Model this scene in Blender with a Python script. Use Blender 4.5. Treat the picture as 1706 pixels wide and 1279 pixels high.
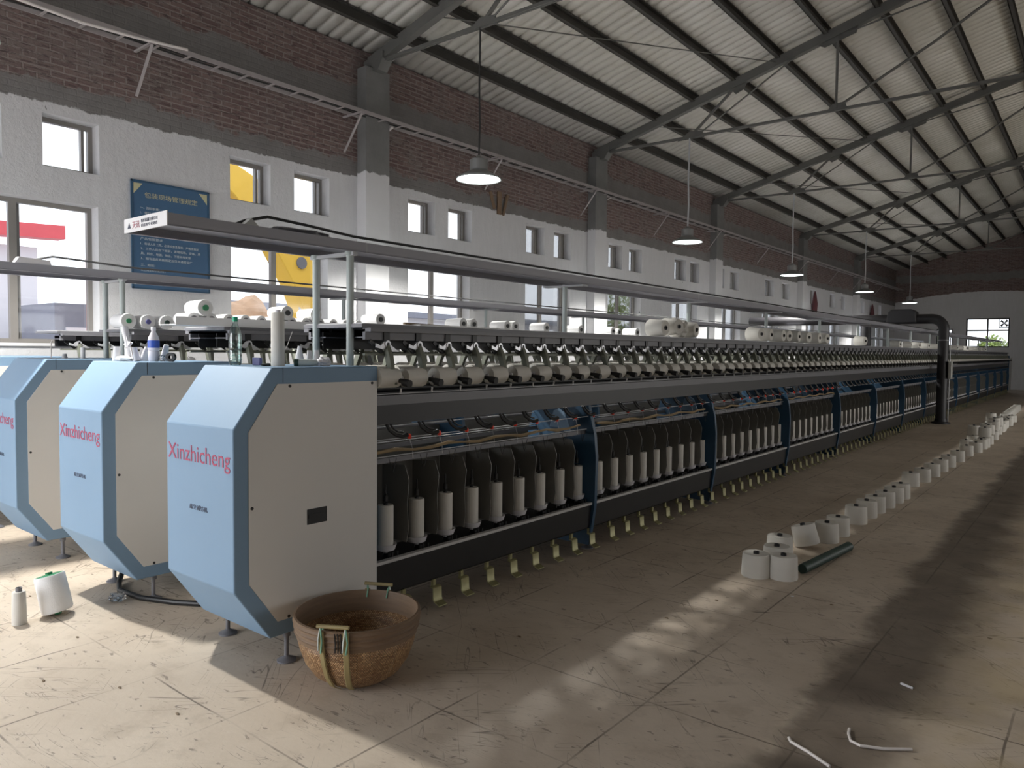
import bpy, bmesh, math, random
from mathutils import Vector, Matrix

for o in list(bpy.data.objects):
    bpy.data.objects.remove(o, do_unlink=True)
SC = bpy.context.scene
C = bpy.context.collection
PI = math.pi
random.seed(7)

# ------------------------------------------------------------------ camera
cam_d = bpy.data.cameras.new('camera')
cam = bpy.data.objects.new('camera', cam_d); C.objects.link(cam)
R_ = Vector((0.77933775, 0.62652284, 0.01009014))
F_ = Vector((-0.62556737, 0.77887337, -0.0449638))
U_ = Vector((-0.03602979, 0.02872992, 0.99893766))
m = Matrix.Identity(4)
for i in range(3):
    m[i][0] = R_[i]; m[i][1] = U_[i]; m[i][2] = -F_[i]
m[2][3] = 1.6
cam.matrix_world = m
cam_d.sensor_fit = 'HORIZONTAL'; cam_d.sensor_width = 36.0
cam_d.lens = 1227.64 / 1706 * 36.0
cam_d.clip_start = 0.05; cam_d.clip_end = 400
SC.camera = cam

# ------------------------------------------------------------------ world, exposure
w = bpy.data.worlds.new('overcast_sky'); SC.world = w; w.use_nodes = True
nt = w.node_tree; nt.nodes.clear()
wo = nt.nodes.new('ShaderNodeOutputWorld'); bg = nt.nodes.new('ShaderNodeBackground')
tc = nt.nodes.new('ShaderNodeTexCoord'); nz = nt.nodes.new('ShaderNodeTexNoise'); cr = nt.nodes.new('ShaderNodeValToRGB')
nz.inputs['Scale'].default_value = 2.5
cr.color_ramp.elements[0].color = (0.84, 0.90, 1.0, 1); cr.color_ramp.elements[1].color = (0.95, 0.97, 1.0, 1)
nt.links.new(tc.outputs['Generated'], nz.inputs['Vector']); nt.links.new(nz.outputs[0], cr.inputs[0])
nt.links.new(cr.outputs[0], bg.inputs['Color']); nt.links.new(bg.outputs[0], wo.inputs[0])
bg.inputs['Strength'].default_value = 1.5
vs = SC.view_settings
SC.display_settings.display_device = 'sRGB'
vs.view_transform = 'Standard'; vs.look = 'None'; vs.gamma = 1.0; vs.use_curve_mapping = False
vs.exposure = 0.74
LAMP_W = 395.0          # watts of one pendant lamp
SC.cycles.diffuse_bounces = 6
def fill_light(name, loc, rot, sx, sy, watts, col):
    L = bpy.data.lights.new(name, 'AREA'); L.shape = 'RECTANGLE'; L.size = sx; L.size_y = sy; L.energy = watts; L.color = col
    o = bpy.data.objects.new(name, L); C.objects.link(o); o.location = loc; o.rotation_euler = rot
fill_light('side_door_fill', (8.35, 19.5, 1.8), (0, math.radians(56), 0), 3.2, 6.5, 150, (1.0, 0.96, 0.88))  # added fill lamp at the unseen side door, brightens the far aisle
# added fill lamps standing in for sky light from unseen right windows and doorway
fill_light('right_side_fill', (8.35, 8.0, 2.9), (0, math.radians(58), 0), 2.2, 28.0, 95, (1.0, 0.95, 0.89))
fill_light('doorway_fill', (-5.8, -3.9, 1.9), (math.radians(90), 0, 0), 4.4, 3.6, 170, (0.96, 0.97, 1.0))

# ------------------------------------------------------------------ materials
def srgb(r, g, b):
    f = lambda c: (c/255/12.92) if c/255 <= 0.04045 else ((c/255+0.055)/1.055)**2.4
    return (f(r), f(g), f(b), 1)

def mat(name, col, rough=0.5, metal=0.0, var=0.12, scale=6.0, bump=0.0, bscale=40.0, spec=0.5, emit=None, estr=0, stretch=None):
    M = bpy.data.materials.new(name); M.use_nodes = True
    n = M.node_tree.nodes; l = M.node_tree.links
    p = n['Principled BSDF']
    p.inputs['Roughness'].default_value = rough; p.inputs['Metallic'].default_value = metal
    p.inputs['Specular IOR Level'].default_value = spec
    tc = n.new('ShaderNodeTexCoord'); mp = n.new('ShaderNodeMapping')
    if stretch: mp.inputs['Scale'].default_value = stretch
    nz = n.new('ShaderNodeTexNoise'); nz.inputs['Scale'].default_value = scale; nz.inputs['Detail'].default_value = 5
    mx = n.new('ShaderNodeMix'); mx.data_type = 'RGBA'
    mx.inputs['A'].default_value = [c*(1-var) for c in col[:3]]+[1]
    mx.inputs['B'].default_value = [min(1, c*(1+var)) for c in col[:3]]+[1]
    l.new(tc.outputs['Object'], mp.inputs[0]); l.new(mp.outputs[0], nz.inputs['Vector']); l.new(nz.outputs[0], mx.inputs['Factor'])
    l.new(mx.outputs['Result'], p.inputs['Base Color'])
    if bump:
        n2 = n.new('ShaderNodeTexNoise'); n2.inputs['Scale'].default_value = bscale
        b = n.new('ShaderNodeBump'); b.inputs['Strength'].default_value = bump; b.inputs['Distance'].default_value = 0.01
        l.new(mp.outputs[0], n2.inputs['Vector']); l.new(n2.outputs[0], b.inputs['Height']); l.new(b.outputs[0], p.inputs['Normal'])
    if emit:
        p.inputs['Emission Color'].default_value = emit; p.inputs['Emission Strength'].default_value = estr
    return M

M = {}
ORD = ['first', 'second', 'third', 'fourth', 'fifth', 'sixth', 'seventh', 'eighth', 'ninth', 'tenth', 'eleventh', 'twelfth', 'thirteenth', 'fourteenth', 'fifteenth', 'sixteenth', 'seventeenth']
def ordinal(k): return ORD[k]
M['blue'] = mat('blue_paint', (0.19, 0.30, 0.43, 1), 0.6, var=0.05, scale=2)
M['beige'] = mat('beige_panel_paint', (0.68, 0.665, 0.64, 1), 0.6, var=0.04, scale=1.5)
M['dblue'] = mat('dark_blue_paint', (0.025, 0.075, 0.14, 1), 0.45, var=0.15, scale=3)
M['dark'] = mat('black_steel', (0.010, 0.010, 0.011, 1), 0.45, var=0.3, scale=8)
M['rubber'] = mat('black_rubber', (0.012, 0.012, 0.013, 1), 0.5, var=0.2)
M['gsteel'] = mat('grey_steel', (0.16, 0.16, 0.175, 1), 0.45, var=0.15, scale=5)
M['lsteel'] = mat('light_grey_steel', (0.42, 0.43, 0.45, 1), 0.4, var=0.1, scale=5)
M['rail'] = mat('pale_rail_paint', (0.52, 0.51, 0.50, 1), 0.45, var=0.1)
M['chrome'] = mat('bright_lever_metal', (0.62, 0.63, 0.66, 1), 0.3, 0.35, var=0.08)
M['gold'] = mat('brass_plated_steel', (0.30, 0.28, 0.14, 1), 0.4, 0.4, var=0.25, scale=12)
M['arm'] = mat('olive_grey_casting', (0.19, 0.20, 0.16, 1), 0.5, 0.2, var=0.35, scale=5)
M['post'] = mat('pale_green_grey_post', (0.42, 0.47, 0.46, 1), 0.4, var=0.08)
M['shelf'] = mat('grey_shelf_paint', (0.30, 0.30, 0.335, 1), 0.45, var=0.08, scale=3)
M['sheet'] = mat('white_plate', (0.78, 0.78, 0.79, 1), 0.4, var=0.03)
M['yarn'] = mat('white_yarn', (0.66, 0.64, 0.59, 1), 0.85, var=0.05, scale=3, bump=0.25, bscale=160, stretch=(1, 1, 6))
M['yarnw'] = mat('bright_white_yarn', (0.80, 0.80, 0.80, 1), 0.85, var=0.04, scale=3, bump=0.2, bscale=120)
M['cup'] = mat('white_plastic', (0.66, 0.65, 0.67, 1), 0.35, var=0.05)
M['part'] = mat('grey_separator_plate', (0.16, 0.155, 0.14, 1), 0.4, 0.0, var=0.25, scale=6)
M['red'] = mat('red_plastic', (0.85, 0.05, 0.02, 1), 0.35, var=0.1)
M['green'] = mat('green_plastic', (0.02, 0.22, 0.09, 1), 0.4, var=0.1)
M['purple'] = mat('violet_plastic', (0.10, 0.10, 0.28, 1), 0.4, var=0.1)
M['strip'] = mat('olive_pink_rope', (0.30, 0.22, 0.12, 1), 0.7, var=0.5, scale=3)
M['duct'] = mat('black_duct_plastic', (0.018, 0.017, 0.020, 1), 0.5, var=0.2)
M['boxg'] = mat('grey_box_paint', (0.40, 0.40, 0.38, 1), 0.5, var=0.06)
M['truss'] = mat('grey_truss_paint', (0.115, 0.115, 0.108, 1), 0.6, var=0.25, scale=3)
M['purlin'] = mat('dark_purlin_steel', (0.05, 0.047, 0.042, 1), 0.6, var=0.3, scale=3)
M['tray'] = mat('galvanised_tray', (0.36, 0.33, 0.33, 1), 0.5, 0.2, var=0.2)
M['alu'] = mat('brown_grey_aluminium', (0.25, 0.235, 0.22, 1), 0.4, 0.2, var=0.08)
M['pvc'] = mat('white_conduit', (0.62, 0.58, 0.56, 1), 0.5, var=0.08)
M['lampm'] = mat('lamp_housing_grey', (0.22, 0.22, 0.22, 1), 0.5, 0.2, var=0.1)
M['wire'] = mat('black_wire', (0.02, 0.02, 0.02, 1), 0.6)
M['magenta'] = mat('crimson_lettering', (0.36, 0.05, 0.11, 1), 0.5, var=0.05)
M['ink'] = mat('dark_ink', (0.05, 0.06, 0.10, 1), 0.6, var=0.05)
M['redink'] = mat('dull_red_ink', (0.40, 0.12, 0.16, 1), 0.6, var=0.05)
M['paleink'] = mat('pale_lettering', (0.55, 0.60, 0.62, 1), 0.6, var=0.05)
M['goldink'] = mat('yellow_green_lettering', (0.50, 0.48, 0.30, 1), 0.6, var=0.1)
M['board'] = mat('blue_notice_board', (0.045, 0.115, 0.22, 1), 0.45, var=0.12, scale=2)
M['bandbam'] = mat('bamboo_strip', (0.19, 0.125, 0.078, 1), 0.6, var=0.3, scale=6, stretch=(1, 1, 12), bump=0.2)
M['bambo'] = mat('green_bamboo_slat', (0.30, 0.24, 0.11, 1), 0.5, var=0.25, scale=8)
M['cord'] = mat('green_cord', (0.18, 0.38, 0.28, 1), 0.7, var=0.3)
M['cordw'] = mat('white_cord', (0.6, 0.64, 0.62, 1), 0.7, var=0.1)
M['gtube'] = mat('dark_green_roll', (0.025, 0.055, 0.045, 1), 0.55, var=0.2)
M['pet'] = None
M['label'] = mat('blue_bottle_label', (0.04, 0.10, 0.45, 1), 0.4, var=0.2, scale=20)
M['milk'] = mat('cloudy_plastic', (0.66, 0.62, 0.66, 1), 0.3, var=0.05)
M['cap'] = mat('green_cap', (0.02, 0.35, 0.20, 1), 0.35, var=0.05)
M['exc'] = mat('excavator_yellow', (0.80, 0.50, 0.06, 1), 0.5, var=0.06)
M['glassd'] = mat('dark_cab_glass', (0.05, 0.06, 0.07, 1), 0.2)
M['dirt'] = mat('brown_dirt', (0.42, 0.27, 0.17, 1), 0.9, var=0.35, scale=3, bump=0.6, bscale=5)
M['outw'] = mat('white_cladding', (0.74, 0.72, 0.76, 1), 0.6, var=0.04, stretch=(1, 8, 1))
M['outg'] = mat('blue_grey_container', (0.22, 0.23, 0.28, 1), 0.6, var=0.1)
M['outr'] = mat('red_fascia', (0.68, 0.10, 0.12, 1), 0.5, var=0.1)
M['outgr'] = mat('yard_concrete', (0.5, 0.48, 0.45, 1), 0.9, var=0.1, scale=1)
M['leaf'] = mat('leaf_green', (0.28, 0.36, 0.10, 1), 0.8, var=0.4, scale=4)
M['bark'] = mat('bark', (0.2, 0.15, 0.1, 1), 0.9, var=0.2)
M['lampglow'] = mat('lamp_diffuser', (0.8, 0.85, 0.85, 1), 0.4, emit=(0.86, 1.0, 0.97, 1), estr=9.0)
M['maroon'] = mat('maroon_cloth', (0.10, 0.03, 0.035, 1), 0.8, var=0.2)

def glass(name, tint, gl):
    G = bpy.data.materials.new(name); G.use_nodes = True
    n = G.node_tree.nodes; l = G.node_tree.links; n.clear()
    o = n.new('ShaderNodeOutputMaterial'); t = n.new('ShaderNodeBsdfTransparent'); g = n.new('ShaderNodeBsdfGlossy'); x = n.new('ShaderNodeMixShader')
    fr = n.new('ShaderNodeFresnel'); fr.inputs[0].default_value = 1.35
    mm = n.new('ShaderNodeMath'); mm.operation = 'MULTIPLY_ADD'; mm.inputs[1].default_value = 0.8; mm.inputs[2].default_value = gl
    t.inputs[0].default_value = tint; g.inputs['Roughness'].default_value = 0.05
    l.new(fr.outputs[0], mm.inputs[0]); l.new(mm.outputs[0], x.inputs[0]); l.new(t.outputs[0], x.inputs[1]); l.new(g.outputs[0], x.inputs[2]); l.new(x.outputs[0], o.inputs[0])
    return G
M['glass'] = glass('window_glass', (0.96, 0.97, 0.98, 1), 0.02)
M['pet'] = glass('clear_bottle_plastic', (0.80, 0.90, 0.88, 1), 0.10)
M['bag'] = glass('clear_plastic_film', (0.86, 0.86, 0.86, 1), 0.16)

class N:
    """small node helper"""
    def __init__(s, name):
        s.m = bpy.data.materials.new(name); s.m.use_nodes = True
        s.n = s.m.node_tree.nodes; s.l = s.m.node_tree.links; s.p = s.n['Principled BSDF']
        s.g = s.n.new('ShaderNodeNewGeometry'); s.s = s.n.new('ShaderNodeSeparateXYZ'); s.l.new(s.g.outputs['Position'], s.s.inputs[0])
    def inp(s, node, i, v):
        if v is None: return
        if isinstance(v, bpy.types.NodeSocket): s.l.new(v, node.inputs[i])
        else: node.inputs[i].default_value = v
    def math(s, op, a, b=None, c=None, clamp=False):
        k = s.n.new('ShaderNodeMath'); k.operation = op; k.use_clamp = clamp
        s.inp(k, 0, a); s.inp(k, 1, b); s.inp(k, 2, c); return k.outputs[0]
    def mix(s, f, a, b):
        k = s.n.new('ShaderNodeMix'); k.data_type = 'RGBA'
        s.inp(k, 'Factor', f); s.inp(k, 'A', a); s.inp(k, 'B', b); return k.outputs['Result']
    def noise(s, scale, vec=None, detail=5, rough=0.55, dist=0.0):
        k = s.n.new('ShaderNodeTexNoise'); k.inputs['Scale'].default_value = scale; k.inputs['Detail'].default_value = detail
        k.inputs['Roughness'].default_value = rough; k.inputs['Distortion'].default_value = dist
        s.l.new(vec if vec is not None else s.g.outputs['Position'], k.inputs['Vector']); return k.outputs[0]
    def comb(s, x, y, z):
        k = s.n.new('ShaderNodeCombineXYZ'); s.inp(k, 0, x); s.inp(k, 1, y); s.inp(k, 2, z); return k.outputs[0]
    def step(s, v, lo, hi):
        k = s.n.new('ShaderNodeMapRange'); k.interpolation_type = 'SMOOTHSTEP'
        s.inp(k, 0, v); k.inputs[1].default_value = lo; k.inputs[2].default_value = hi; return k.outputs[0]
    def bump(s, h, st, d):
        k = s.n.new('ShaderNodeBump'); k.inputs['Strength'].default_value = st; k.inputs['Distance'].default_value = d
        s.l.new(h, k.inputs['Height']); s.l.new(k.outputs[0], s.p.inputs['Normal'])

def floor_mat():
    f = N('worn_concrete_floor'); X, Y = f.s.outputs[0], f.s.outputs[1]
    base = f.mix(f.step(f.noise(1.1), 0.35, 0.7), (0.50, 0.42, 0.335, 1), (0.60, 0.515, 0.42, 1))
    base = f.mix(f.math('MULTIPLY', f.step(f.noise(5.5, rough=0.7), 0.48, 0.72), 0.45), base, (0.33, 0.265, 0.20, 1))
    # fine pale dust
    base = f.mix(f.math('MULTIPLY', f.step(f.noise(22, rough=0.7), 0.5, 0.75), 0.25), base, (0.64, 0.57, 0.48, 1))
    # sawn joints every 0.66 m
    wob = f.math('MULTIPLY', f.math('SUBTRACT', f.noise(1.3), 0.5), 0.03)
    def joint(c, off, wdt):
        a = f.math('ADD', f.math('SUBTRACT', c, off), wob)
        a = f.math('DIVIDE', a, 0.66)
        a = f.math('ABSOLUTE', f.math('SUBTRACT', a, f.math('ROUND', a)))
        return f.math('SUBTRACT', 1.0, f.step(f.math('MULTIPLY', a, 0.66), wdt*0.4, wdt))
    j = f.math('MAXIMUM', joint(X, -4.22, 0.007), joint(Y, 1.66, 0.006))
    j = f.math('MULTIPLY', j, f.step(f.noise(1.3, rough=0.6), 0.38, 0.60))
    col = f.mix(f.math('MULTIPLY', j, 0.8), base, (0.09, 0.07, 0.055, 1))
    # long thin scratches in two directions
    def scratch(ang, sc, thr):
        c, s_ = math.cos(ang), math.sin(ang)
        u = f.math('ADD', f.math('MULTIPLY', X, c), f.math('MULTIPLY', Y, s_))
        v = f.math('ADD', f.math('MULTIPLY', X, -s_), f.math('MULTIPLY', Y, c))
        n1 = f.noise(1.0, f.comb(f.math('MULTIPLY', u, 0.9*sc), f.math('MULTIPLY', v, 9*sc), 3.0*ang), detail=2, dist=0.5)
        d = f.math('ABSOLUTE', f.math('SUBTRACT', n1, 0.5))
        return f.math('MULTIPLY', f.math('SUBTRACT', 1.0, f.step(d, 0.0, 0.008)), f.step(f.noise(thr), 0.47, 0.60))
    sc = f.math('MAXIMUM', scratch(2.35, 0.9, 2.1), scratch(0.7, 1.1, 2.7))
    sc = f.math('MAXIMUM', sc, scratch(0.1, 2.6, 3.3))
    col = f.mix(f.math('MULTIPLY', sc, 0.7), col, (0.10, 0.08, 0.065, 1))
    # small dark marks
    sp = f.step(f.noise(11, f.comb(X, f.math('MULTIPLY', Y, 2.4), 0.0), detail=3, rough=0.65), 0.62, 0.69)
    col = f.mix(f.math('MULTIPLY', sp, 0.6), col, (0.12, 0.095, 0.08, 1))
    # trampled strip of dark dirt down the aisle
    e = f.math('MULTIPLY', f.math('SUBTRACT', f.noise(1.6, rough=0.65), 0.5), 0.45)
    x2 = f.math('ADD', X, e)
    d = f.math('MULTIPLY', f.step(x2, -1.12, -0.96), f.math('SUBTRACT', 1.0, f.step(x2, -0.72, -0.45)))
    d = f.math('MULTIPLY', d, f.math('MULTIPLY_ADD', f.noise(3.0), 0.5, 0.6), clamp=True)
    col = f.mix(f.math('MULTIPLY', d, 0.88), col, (0.085, 0.065, 0.05, 1))
    y2 = f.math('MULTIPLY', f.step(X, -0.75, -0.3), f.step(f.noise(2.2), 0.35, 0.6))
    col = f.mix(f.math('MULTIPLY', y2, 0.6), col, (0.42, 0.33, 0.19, 1))
    f.l.new(col, f.p.inputs['Base Color']); f.p.inputs['Roughness'].default_value = 0.62
    f.p.inputs['Specular IOR Level'].default_value = 0.35
    f.bump(f.noise(30, rough=0.7), 0.25, 0.006)
    return f.m
M['floor'] = floor_mat()

def wall_mat(name, arch=None, axis='Y'):
    f = N(name); X, Y, Z = f.s.outputs
    A = Y if axis == 'Y' else X
    br = f.n.new('ShaderNodeTexBrick')
    f.l.new(f.comb(A, Z, 0.0), br.inputs['Vector'])
    br.inputs['Scale'].default_value = 1.0; br.inputs['Brick Width'].default_value = 0.25; br.inputs['Row Height'].default_value = 0.065
    br.inputs['Mortar Size'].default_value = 0.009; br.inputs['Mortar Smooth'].default_value = 0.3; br.inputs['Bias'].default_value = -0.1
    br.inputs['Color1'].default_value = (0.135, 0.088, 0.082, 1); br.inputs['Color2'].default_value = (0.20, 0.140, 0.130, 1)
    br.inputs['Mortar'].default_value = (0.25, 0.215, 0.20, 1)
    brick = f.mix(f.math('MULTIPLY', f.step(f.noise(1.4, rough=0.7), 0.42, 0.72), 0.75), br.outputs[0], (0.19, 0.165, 0.155, 1))
    brick = f.mix(f.math('MULTIPLY', f.step(f.noise(6.0, f.comb(f.math('MULTIPLY', A, 1.0), f.math('MULTIPLY', Z, 5.0), 0.0), rough=0.75), 0.50, 0.62), 0.8), brick, (0.07, 0.048, 0.045, 1))
    brick = f.mix(f.math('MULTIPLY', f.step(f.noise(5.0, f.comb(f.math('MULTIPLY', A, 1.0), f.math('MULTIPLY', Z, 6.0), 7.0), rough=0.7), 0.58, 0.68), 0.6), brick, (0.30, 0.26, 0.25, 1))
    conc = f.mix(f.noise(3.5, rough=0.7), (0.125, 0.118, 0.115, 1), (0.24, 0.232, 0.225, 1))
    st = f.noise(5, f.comb(f.math('MULTIPLY', A, 3.0), f.math('MULTIPLY', Z, 0.4), 0.0))
    plas = f.mix(st, (0.54, 0.54, 0.555, 1), (0.64, 0.64, 0.655, 1))
    plas = f.mix(f.math('MULTIPLY', f.step(f.noise(0.8, rough=0.6), 0.5, 0.8), 0.4), plas, (0.47, 0.47, 0.48, 1))
    plas = f.mix(f.step(f.noise(2.3, rough=0.6), 0.72, 0.735), plas, (0.17, 0.17, 0.17, 1))
    e = f.math('MULTIPLY', f.math('SUBTRACT', f.noise(4.0, rough=0.75), 0.5), 0.16)
    e2 = f.math('MULTIPLY', f.math('SUBTRACT', f.noise(1.9, rough=0.75), 0.5), 0.45)
    z1 = f.math('ADD', Z, e); z2 = f.math('ADD', Z, e2)
    if arch: z1 = f.math('SUBTRACT', z1, arch(f, X))
    if not arch:
        col = f.mix(f.step(z1, 4.07, 4.09), plas, conc)
        col = f.mix(f.step(z2, 4.27, 4.31), col, brick)
        col = f.mix(f.step(z2, 4.99, 5.03), col, conc)
        col = f.mix(f.step(z2, 5.33, 5.38), col, brick)
    else:
        col = f.mix(f.step(z1, 0.0, 0.03), plas, brick)
        col = f.mix(f.math('MULTIPLY', f.step(z2, 5.2, 5.25), f.math('SUBTRACT', 1.0, f.step(z2, 5.55, 5.6))), col, conc)
    f.l.new(col, f.p.inputs['Base Color']); f.p.inputs['Roughness'].default_value = 0.85
    h = f.mix(f.step(z1, 4.07, 4.09), (0.5, 0.5, 0.5, 1), br.outputs['Fac'])
    f.bump(f.math('ADD', f.math('MULTIPLY', h, -0.6), f.noise(14, rough=0.75)), 0.6, 0.02)
    return f.m
M['wall'] = wall_mat('brick_and_plaster_wall')
def _arch(f, X):
    t = f.math('ADD', X, 4.5)
    return f.math('SUBTRACT', 4.68, f.math('MULTIPLY', f.math('MULTIPLY', t, t), 0.028))
M['endwall'] = wall_mat('plaster_arch_end_wall', _arch, 'X')

def pil_mat():
    f = N('pilaster_concrete'); Z = f.s.outputs[2]
    conc = f.mix(f.noise(4, rough=0.7), (0.12, 0.12, 0.115, 1), (0.21, 0.21, 0.205, 1))
    plas = f.mix(f.noise(2), (0.54, 0.54, 0.55, 1), (0.62, 0.62, 0.63, 1))
    e = f.math('MULTIPLY', f.math('SUBTRACT', f.noise(7, rough=0.75), 0.5), 0.15)
    f.l.new(f.mix(f.step(f.math('ADD', Z, e), 4.13, 4.15), plas, conc), f.p.inputs['Base Color'])
    f.p.inputs['Roughness'].default_value = 0.85; f.bump(f.noise(20), 0.3, 0.01); return f.m
M['pil'] = pil_mat()

def roof_mat():
    f = N('weathered_roof_sheet')
    c = f.mix(f.step(f.noise(0.5, rough=0.6), 0.35, 0.7), (0.56, 0.55, 0.50, 1), (0.68, 0.67, 0.63, 1))
    c = f.mix(f.math('MULTIPLY', f.step(f.noise(3, rough=0.7), 0.5, 0.8), 0.4), c, (0.36, 0.32, 0.26, 1))
    f.l.new(c, f.p.inputs['Base Color']); f.p.inputs['Roughness'].default_value = 0.5; return f.m
M['roof'] = roof_mat()

def weave_mat():
    W = bpy.data.materials.new('woven_bamboo'); W.use_nodes = True
    n = W.node_tree.nodes; l = W.node_tree.links; p = n['Principled BSDF']
    uv = n.new('ShaderNodeUVMap'); uv.uv_map = 'UVMap'
    mp = n.new('ShaderNodeMapping'); l.new(uv.outputs[0], mp.inputs[0]); mp.inputs['Scale'].default_value = (150, 46, 1)
    ck = n.new('ShaderNodeTexBrick'); ck.inputs['Scale'].default_value = 1.0; ck.inputs['Brick Width'].default_value = 1.0
    ck.inputs['Row Height'].default_value = 1.0; ck.inputs['Mortar Size'].default_value = 0.16; ck.inputs['Mortar Smooth'].default_value = 0.8
    ck.inputs['Color1'].default_value = (0.40, 0.21, 0.09, 1); ck.inputs['Color2'].default_value = (0.75, 0.50, 0.27, 1); ck.inputs['Mortar'].default_value = (0.10, 0.055, 0.03, 1)
    l.new(mp.outputs[0], ck.inputs['Vector'])
    nz = n.new('ShaderNodeTexNoise'); nz.inputs['Scale'].default_value = 5
    mx = n.new('ShaderNodeMix'); mx.data_type = 'RGBA'; mx.blend_type = 'MULTIPLY'; mx.inputs['Factor'].default_value = 0.6
    cr = n.new('ShaderNodeValToRGB'); cr.color_ramp.elements[0].position = 0.35; cr.color_ramp.elements[1].position = 0.65
    cr.color_ramp.elements[0].color = (0.5, 0.42, 0.36, 1); cr.color_ramp.elements[1].color = (1, 1, 1, 1)
    l.new(nz.outputs[0], cr.inputs[0]); l.new(ck.outputs[0], mx.inputs['A']); l.new(cr.outputs[0], mx.inputs['B']); l.new(mx.outputs['Result'], p.inputs['Base Color'])
    b = n.new('ShaderNodeBump'); b.invert = True; b.inputs['Strength'].default_value = 1.0; b.inputs['Distance'].default_value = 0.006
    l.new(ck.outputs['Fac'], b.inputs['Height']); l.new(b.outputs[0], p.inputs['Normal']); p.inputs['Roughness'].default_value = 0.45
    return W
M['weave'] = weave_mat()

# ------------------------------------------------------------------ mesh helpers
class MB:
    def __init__(s): s.v = []; s.f = []
    def add(s, vs, fs):
        k = len(s.v); s.v += [tuple(v) for v in vs]; s.f += [tuple(i+k for i in f) for f in fs]; return s
    def box(s, x0, x1, y0, y1, z0, z1):
        return s.add([(x0,y0,z0),(x1,y0,z0),(x1,y1,z0),(x0,y1,z0),(x0,y0,z1),(x1,y0,z1),(x1,y1,z1),(x0,y1,z1)],
                     [(3,2,1,0),(4,5,6,7),(0,1,5,4),(1,2,6,5),(2,3,7,6),(3,0,4,7)])
    def rings(s, rs, cap0=True, cap1=True, closed=True):
        n = len(rs[0]); vs = [p for r in rs for p in r]; fs = []
        for i in range(len(rs)-1):
            for j in range(n if closed else n-1):
                a, b = i*n+j, i*n+(j+1) % n
                fs.append((a, b, b+n, a+n))
        if cap0: fs.append(tuple(range(n))[::-1])
        if cap1: fs.append(tuple((len(rs)-1)*n+j for j in range(n)))
        return s.add(vs, fs)
    def lathe(s, prof, c=(0,0,0), axis='Z', n=20, cap0=True, cap1=True, mat=None):
        rs = []
        for r, h in prof:
            ring = []
            for j in range(n):
                a = 2*PI*j/n; x, y = r*math.cos(a), r*math.sin(a)
                p = {'Z': (x, y, h), 'Y': (y, h, x), 'X': (h, x, y)}[axis]
                if mat is not None: p = mat @ Vector(p)
                ring.append((p[0]+c[0], p[1]+c[1], p[2]+c[2]))
            rs.append(ring)
        return s.rings(rs, cap0, cap1)
    def tube(s, pts, r, n=8, caps=True):
        pts = [Vector(p) for p in pts]; rs = []; up = None
        for i, p in enumerate(pts):
            d = (pts[min(i+1, len(pts)-1)]-pts[max(i-1, 0)]).normalized()
            if up is None:
                up = Vector((0,0,1)) if abs(d.z) < 0.9 else Vector((1,0,0))
            a = d.cross(up).normalized(); b = a.cross(d).normalized(); up = b
            rr = r[i] if isinstance(r, (list, tuple)) else r
            rs.append([tuple(p+a*rr*math.cos(2*PI*j/n)+b*rr*math.sin(2*PI*j/n)) for j in range(n)])
        return s.rings(rs, caps, caps)
    def prism(s, poly, axis, a, b):
        n = len(poly)
        def P(q, h): return {'X': (h, q[0], q[1]), 'Y': (q[0], h, q[1]), 'Z': (q[0], q[1], h)}[axis]
        return s.rings([[P(q, a) for q in poly], [P(q, b) for q in poly]])
    def bar(s, p, q, w, h=None):
        """box bar from p to q"""
        h = h or w; p = Vector(p); q = Vector(q); d = (q-p).normalized()
        up = Vector((0,0,1)) if abs(d.z) < 0.95 else Vector((0,1,0))
        a = d.cross(up).normalized()*w/2; b = a.cross(d).normalized()*h/2
        return s.rings([[tuple(e+a+b), tuple(e-a+b), tuple(e-a-b), tuple(e+a-b)] for e in (p, q)])
    def mesh(s, name, mt):
        me = bpy.data.meshes.new(name); me.from_pydata(s.v, [], s.f)
        bm = bmesh.new(); bm.from_mesh(me); bmesh.ops.recalc_face_normals(bm, faces=bm.faces); bm.to_mesh(me); bm.free()
        me.materials.append(mt)
        me.shade_smooth(); me.set_sharp_from_angle(angle=math.radians(35))
        return me
    def build(s, name, mt, parent=None, bevel=0):
        o = bpy.data.objects.new(name, s.mesh(name, mt)); C.objects.link(o)
        if parent: o.parent = parent
        if bevel:
            b = o.modifiers.new('Bevel', 'BEVEL'); b.width = bevel; b.segments = 2; b.limit_method = 'ANGLE'; b.angle_limit = math.radians(30)
        return o
def box(*a): return MB().box(*a)

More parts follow.
